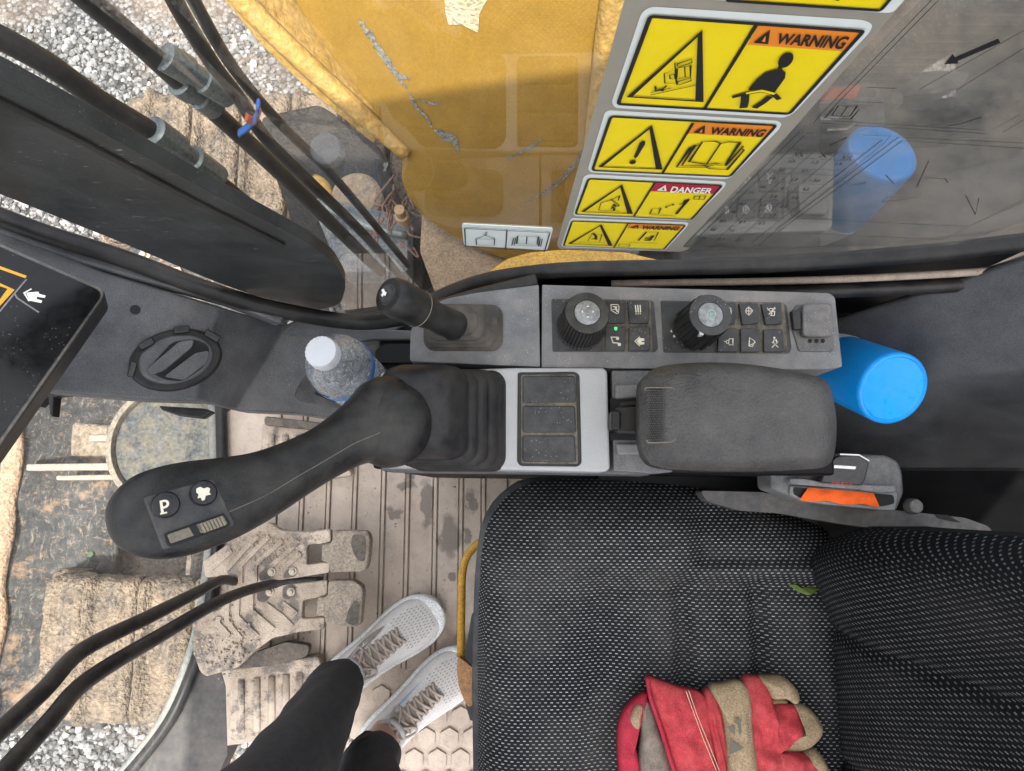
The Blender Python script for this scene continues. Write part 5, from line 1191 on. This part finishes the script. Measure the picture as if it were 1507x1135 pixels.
# machinery between boom and track
mech = thing('swing_bracket', 'dirty dark swing bracket with bolts and fittings in front of the boom', 'bracket', P(540, 280, -.3))
dk_m = dusty('machine_dirt', (.012, .0115, .011), .6, amt=.5, scale=9, grain=120, gb=.8, gd=.006, dust=(.09, .072, .055), vary=.4)
slab('casting', [(380, 170), (470, 150), (560, 215), (590, 300), (640, 340), (620, 440), (480, 420), (430, 330), (400, 250)], Z(-.25), .3, dk_m, mech, bevel=.015, rnd=12)
slab('side_plate', [(455, 290), (520, 300), (600, 320), (600, 400), (500, 400)], Z(-.16), .12, dusty('oily_paint', (.10, .12, .14), .6, amt=.6, scale=16, grain=200, gb=.8, gd=.005, dust=(.42, .39, .33), vary=.5), mech, bevel=.006, rnd=6)
slab('front_plate', [(190, 362), (330, 395), (420, 440), (400, 470), (300, 455), (180, 400)], Z(-.30), .1, blade_m, mech, bevel=.006)
for x, y in ((215, 378), (262, 403), (300, 420)): lathe('bolt', [(.016, 0), (.016, .01), (.009, .012), (.008, .02)], P(x, y, -.30), (0, 0, 1), dusty('rusty_bolt', (.35, .27, .18), .7, amt=.5, scale=50) if 'rusty_bolt' not in bpy.data.materials else bpy.data.materials['rusty_bolt'], mech, 6)
lathe('pin_cap', [(.06, 0), (.06, .04), (.05, .05), (.02, .052)], P(530, 300, -.22), (0, 0, 1), dusty('pin_rust', (.24, .17, .11), .8, amt=.5, scale=30, grain=150, gb=.6, gd=.004), mech, 30)
lathe('grease_fitting', [(.015, 0), (.015, .03), (.011, .032), (.011, .06)], P(594, 325, -.05), (0, 0, 1), dusty('brass', (.40, .26, .13), .6, amt=.4, scale=40), mech, 14)
tube('pipe', [P(x, y, -.12) for x, y in ((470, 300), (510, 318), (550, 335), (600, 345))], .013, fit_m, mech, seg=12, n=4)
tube('yellow_link', [P(x, y, -.2) for x, y in ((462, 262), (475, 275), (490, 300))], [.012, .018, .012], edge_m, mech, seg=10, n=3)
for i in range(9):
    a = random.uniform(0, 6.28); q = (560 + random.uniform(-10, 45), 300 + random.uniform(-20, 60)); tube('wire', [P(q[0] + random.uniform(-22, 22) * (k_ / 3), q[1] + random.uniform(-22, 22) * (k_ / 2), -.06 + .02 * random.random()) for k_ in range(5)], .0022, dusty('red_wire', (.16, .07, .055), .7, amt=.5, scale=30) if 'red_wire' not in bpy.data.materials else bpy.data.materials['red_wire'], mech, seg=6, n=5)
# ------------------------------------------------------------------ hoses in front of the window
def hose(label, pts, r, y0, couplings=(), group='hydraulic hoses outside the side window'):
    pl = (Vector((0, y0, 0)), Vector((0, -1, 0)))
    t = thing('hydraulic_hose', label, 'hose', hit(*pts[0], pl), group)
    tube('hose', [hit(x, y, pl) for x, y in pts], r, hose_m, t, seg=14, n=5)
    for (a, b, f) in couplings:
        pa, pb = hit(*a, pl), hit(*b, pl); ax = (pb - pa).normalized(); L_ = (pb - pa).length
        lathe('coupling', [(r * 1.15, 0), (r * f, .002), (r * f, L_ * .35), (r * 1.1, L_ * .37), (r * 1.1, L_ * .55), (r * f * .96, L_ * .57), (r * f * .96, L_ * .97), (r * 1.1, L_)], pa, ax, fit_m, t, 16)
    return t
hose('black hose with grey couplings crossing above the dark pillar, lower of the pair', [(-60, 25), (60, 88), (150, 150), (240, 205), (330, 275), (420, 350), (520, 450)], .0095, .34, [((222, 190), (322, 262), 1.5)])
hose('thick black hose in the top left corner running to the tracks', [(60, -60), (130, 0), (200, 60), (262, 118), (330, 178), (420, 262), (560, 400)], .011, .44, [((240, 82), (340, 142), 1.4), ((262, 118), (318, 158), 1.5)])
hose('black hose beside the boom carrying the blue tie', [(230, -60), (262, 10), (310, 90), (352, 145), (392, 205), (450, 262), (540, 350), (600, 420)], .0075, .40)
hose('slim black hose nearest the yellow boom edge', [(255, -60), (290, 10), (335, 88), (375, 140), (420, 190), (500, 270), (600, 390)], .0062, .43)
tie = thing('cable_tie', 'blue and orange tie around the black hoses', 'tie', hit(375, 165, (Vector((0, .39, 0)), Vector((0, -1, 0)))))
tpl = (Vector((0, .383, 0)), Vector((0, -1, 0)))
tube('blue_band', [hit(x, y, tpl) for x, y in ((352, 196), (366, 186), (378, 170), (380, 152))], .0055, plain('tie_blue', (.03, .13, .42), .4), tie, seg=8, n=3, flatten=.4)
tube('orange_band', [hit(x, y, tpl) for x, y in ((362, 172), (374, 178), (382, 164))], .005, plain('tie_orange', (.5, .11, .04), .5), tie, seg=8, n=3, flatten=.4)
# ------------------------------------------------------------------ crawler tracks, shoe by shoe
def track(label, xs, yc, wdt, ztop, frontx, n):
    t = thing('crawler_track', label, 'track', (frontx, yc, GZ), 'crawler tracks')
    pitch = .135
    me_src = None
    R = .24
    path = []
    for i in range(n): path.append((frontx + R + pitch * i, ztop, 0))
    for k in range(1, 5): a = math.radians(k * 34); path.append((frontx + R - R * math.sin(a), ztop - R * (1 - math.cos(a)), a))
    for x, z, a in path:
        rot = Matrix.Rotation(-a, 3, 'Y'); c = Vector((x, yc, z))
        NX, NY2 = 16, 34; V = []; Fc = []
        def zp(u): return -.004 + .030 * math.exp(-((u + .047) / .011) ** 2) - .010 * (1 if u > .06 else 0) + .008 * math.exp(-((u - .02) / .012) ** 2)
        for i in range(NX + 1):
            for j in range(NY2 + 1):
                u = -.061 + .122 * i / NX; v = -wdt / 2 + wdt * j / NY2; q_ = Vector((x * 7 + u * 14, v * 14, yc * 5))
                m_ = mnoise.fractal(q_, 1.0, 2.0, 5) * .008 + abs(mnoise.noise(q_ * 2.3)) * .006
                ed = max(0, 1 - min(wdt / 2 - abs(v), .02) / .02) ** 2
                V.append(c + rot @ Vector((u + .004 * mnoise.noise(q_ * 2), v + .006 * mnoise.noise(q_ * 3 + Vector((5, 0, 0))), zp(u) + m_ - .022 * ed)))
        for i in range(NX):
            for j in range(NY2): a_ = i * (NY2 + 1) + j; Fc.append([a_, a_ + 1, a_ + NY2 + 2, a_ + NY2 + 1])
        n0_ = len(V); ed_ = [j for j in range(NY2 + 1)] + [i * (NY2 + 1) + NY2 for i in range(1, NX + 1)] + [NX * (NY2 + 1) + j for j in range(NY2 - 1, -1, -1)] + [i * (NY2 + 1) for i in range(NX - 1, 0, -1)]
        for q_ in ed_: V.append(V[q_] - rot @ Vector((0, 0, .045)))
        for i in range(len(ed_)): Fc.append([ed_[i], ed_[(i + 1) % len(ed_)], n0_ + (i + 1) % len(ed_), n0_ + i])
        obj('track_shoe', V, Fc, steel_m, t, smooth=True)
    box('track_frame', (frontx + R + n * pitch / 2, yc, ztop - .30), (n * pitch, wdt * .6, .36), dk_m, t, bevel=.02)
    lathe('idler_wheel', [(R * .8, -wdt * .2), (R * .85, -wdt * .1), (R * .85, wdt * .1), (R * .8, wdt * .2)], (frontx + R, yc, ztop - R - .05), (0, 1, 0), dk_m, t, 28)
    return t
track('mud-packed crawler track seen past the black pillar', 0, .88, .40, -.36, -1.18, 8)
track('mud-packed crawler track below the travel levers', 0, -.385, .34, -.36, -1.22, 6)
# ------------------------------------------------------------------ dozer blade
bl = thing('dozer_blade', 'dark scraped steel dozer blade with dried orange mud', 'blade', (-1.35, 0, GZ))
BZ = -.5
V = []; n = 14
for i in range(n + 1):
    f = i / n; x = P(28, 700, BZ).x + f * (P(168, 700, BZ).x - P(28, 700, BZ).x); z = BZ - .04 + .06 * (1 - f) - .05 * math.sin(f * math.pi)
    V += [Vector((x, -.62, z)), Vector((x, .55, z))]
nn = len(V); V += [v - Vector((0, 0, .03)) for v in V]
Fc = []
for i in range(n): a = 2 * i; Fc += [[a, a + 1, a + 3, a + 2], [nn + a, nn + a + 2, nn + a + 3, nn + a + 1], [a, a + 2, nn + a + 2, nn + a], [a + 1, nn + a + 1, nn + a + 3, a + 3]]
Fc += [[0, nn, nn + 1, 1], [nn - 2, nn - 1, 2 * nn - 1, 2 * nn - 2]]
obj('moldboard', V, Fc, blade_m, bl, smooth=True)
mud2 = dusty('orange_mud', (.30, .20, .13), .9, amt=.5, scale=12, grain=120, gb=.9, gd=.008, dust=(.36, .26, .18), vary=.3)
xe = P(30, 700, BZ).x
tube('mud_ridge', [Vector((xe - .015 + .006 * math.sin(i * 2.1), -.62 + 1.17 * i / 16, BZ + .02 + .006 * math.sin(i * 1.3))) for i in range(17)], .028, mud2, bl, seg=10, n=3, flatten=.6)
for y0, y1, xa, xb_ in ((683, 693, 38, 178), (700, 707, 82, 178), (640, 650, 130, 200)):
    slab('rib', [(xa, y0), (xb_, y0 - 2), (xb_, y1 - 1), (xa, y1)], Z(BZ + .03), .05, dusty('rib_dust', (.26, .21, .17), .8, amt=.4, scale=20) if 'rib_dust' not in bpy.data.materials else bpy.data.materials['rib_dust'], bl, bevel=.004)
# blade arms and gravel-filled space behind it
ua = thing('undercarriage_frame', 'dirty undercarriage cross frame between the tracks', 'frame', (-.95, .2, GZ))
slab('deck', [(165, 560), (330, 560), (330, 860), (165, 860)], Z(-.62), .1, dusty('deck_mud', (.30, .25, .2), .9, amt=.7, scale=10, grain=90, gb=1, gd=.012, dust=(.12, .115, .11), vary=.4), ua, bevel=.02)
slab('arm', [(100, 620), (330, 640), (330, 690), (100, 672)], Z(-.55), .06, dusty('arm_mud', (.2, .155, .115), .85, amt=.6, scale=12, grain=110, gb=.9, gd=.008, dust=(.32, .27, .21), vary=.4), ua, bevel=.01)
rcv = thing('round_cover', 'round dusty blue-grey steel cover under the front trim panel', 'cover', P(255, 650, -.5))
rc_c = P(250, 655, -.42)
lathe('disc', [(.135, 0), (.14, .02), (.14, .05), (.135, .055), (.11, .058), (.02, .06)], rc_c - Vector((0, 0, .05)), (0, 0, 1), dusty('blue_dirt', (.035, .046, .055), .7, amt=.8, scale=24, grain=60, gb=.9, gd=.006, dust=(.2, .165, .11), vary=.6), rcv, 48)
lathe('rim', [(.148, 0), (.165, .005), (.165, .055), (.148, .06), (.146, .0)], rc_c - Vector((0, 0, .05)), (0, 0, 1), dusty('rim_dirt', (.15, .13, .10), .8, amt=.6, scale=20, grain=120, gb=.7, gd=.004), rcv, 48, cap=False)
# machine deck beyond the rear part of the side window
dk = thing('machine_deck', 'dark machine deck and hood beyond the load chart', 'machine deck', P(1250, 250, .0))
slab('hood', [(960, 330), (1010, 250), (1200, -160), (2000, -160), (2000, 400), (1000, 400)], Z(.10), .4, dusty('hood_paint', (.009, .009, .0085), .35, amt=.8, scale=3.5, grain=120, gb=.4, gd=.004, dust=(.075, .058, .043), vary=.4), dk, bevel=.03)
slab('guard_rail', [(1040, 260), (1060, 262), (1330, -60), (1300, -60)], Z(.3), .04, chrome_m, dk, bevel=.006)

lfo = [P(x, y, BZ + .02) for x, y in circle(134, 816, 5.5, 4, 10, -.6)]
tag(obj('leaf', [p + Vector((0, 0, .004 * (i % 2))) for i, p in enumerate(lfo)] + [p - Vector((0, 0, .003)) for p in lfo], [list(range(10)), list(range(19, 9, -1))] + [[i, (i + 1) % 10, 10 + (i + 1) % 10, 10 + i] for i in range(10)], plain('dark_leaf', (.03, .07, .02), .5), origin=tuple(lfo[0])), 'tiny dark green leaf lying on the scraped dozer blade', 'leaf')

# ------------------------------------------------------------------ loose grit on the mat and pedals
def grit():
    V, Fc = [], []
    bm = bmesh.new(); bmesh.ops.create_icosphere(bm, subdivisions=1, radius=1); bv = [v.co.copy() for v in bm.verts]; bf = [[v.index for v in f.verts] for f in bm.faces]; bm.free()
    def put(px, py, z, r):
        p = P(px, py, z); k = len(V); s = Vector((random.uniform(.6, 1.4), random.uniform(.6, 1.4), random.uniform(.4, .8)))
        for q in bv: c = Vector((q.x * s.x, q.y * s.y, q.z * s.z)) * r * random.uniform(.75, 1.25); V.append(p + c)
        Fc.extend([[i + k for i in f] for f in bf])
    for _ in range(420): put(random.uniform(335, 700), random.uniform(690, 1075), .005, random.choice((.0006, .0008, .001, .0014, .002)))
    for _ in range(200): put(random.gauss(400, 45), random.gauss(960, 40), .008, random.choice((.0008, .0012, .0018, .0026)))
    for _ in range(160): put(random.gauss(330, 26), random.gauss(945, 24), .087, random.choice((.001, .0015, .0024, .0034)))
    for _ in range(150): put(random.gauss(385, 34), random.gauss(805, 16), .087, random.choice((.001, .0015, .0022)))
    return V, Fc
V, Fc = grit(); tag(obj('grit', V, Fc, mud_m, smooth=True), 'loose crumbs of dried mud scattered over mat and pedals', 'grit', kind='stuff')
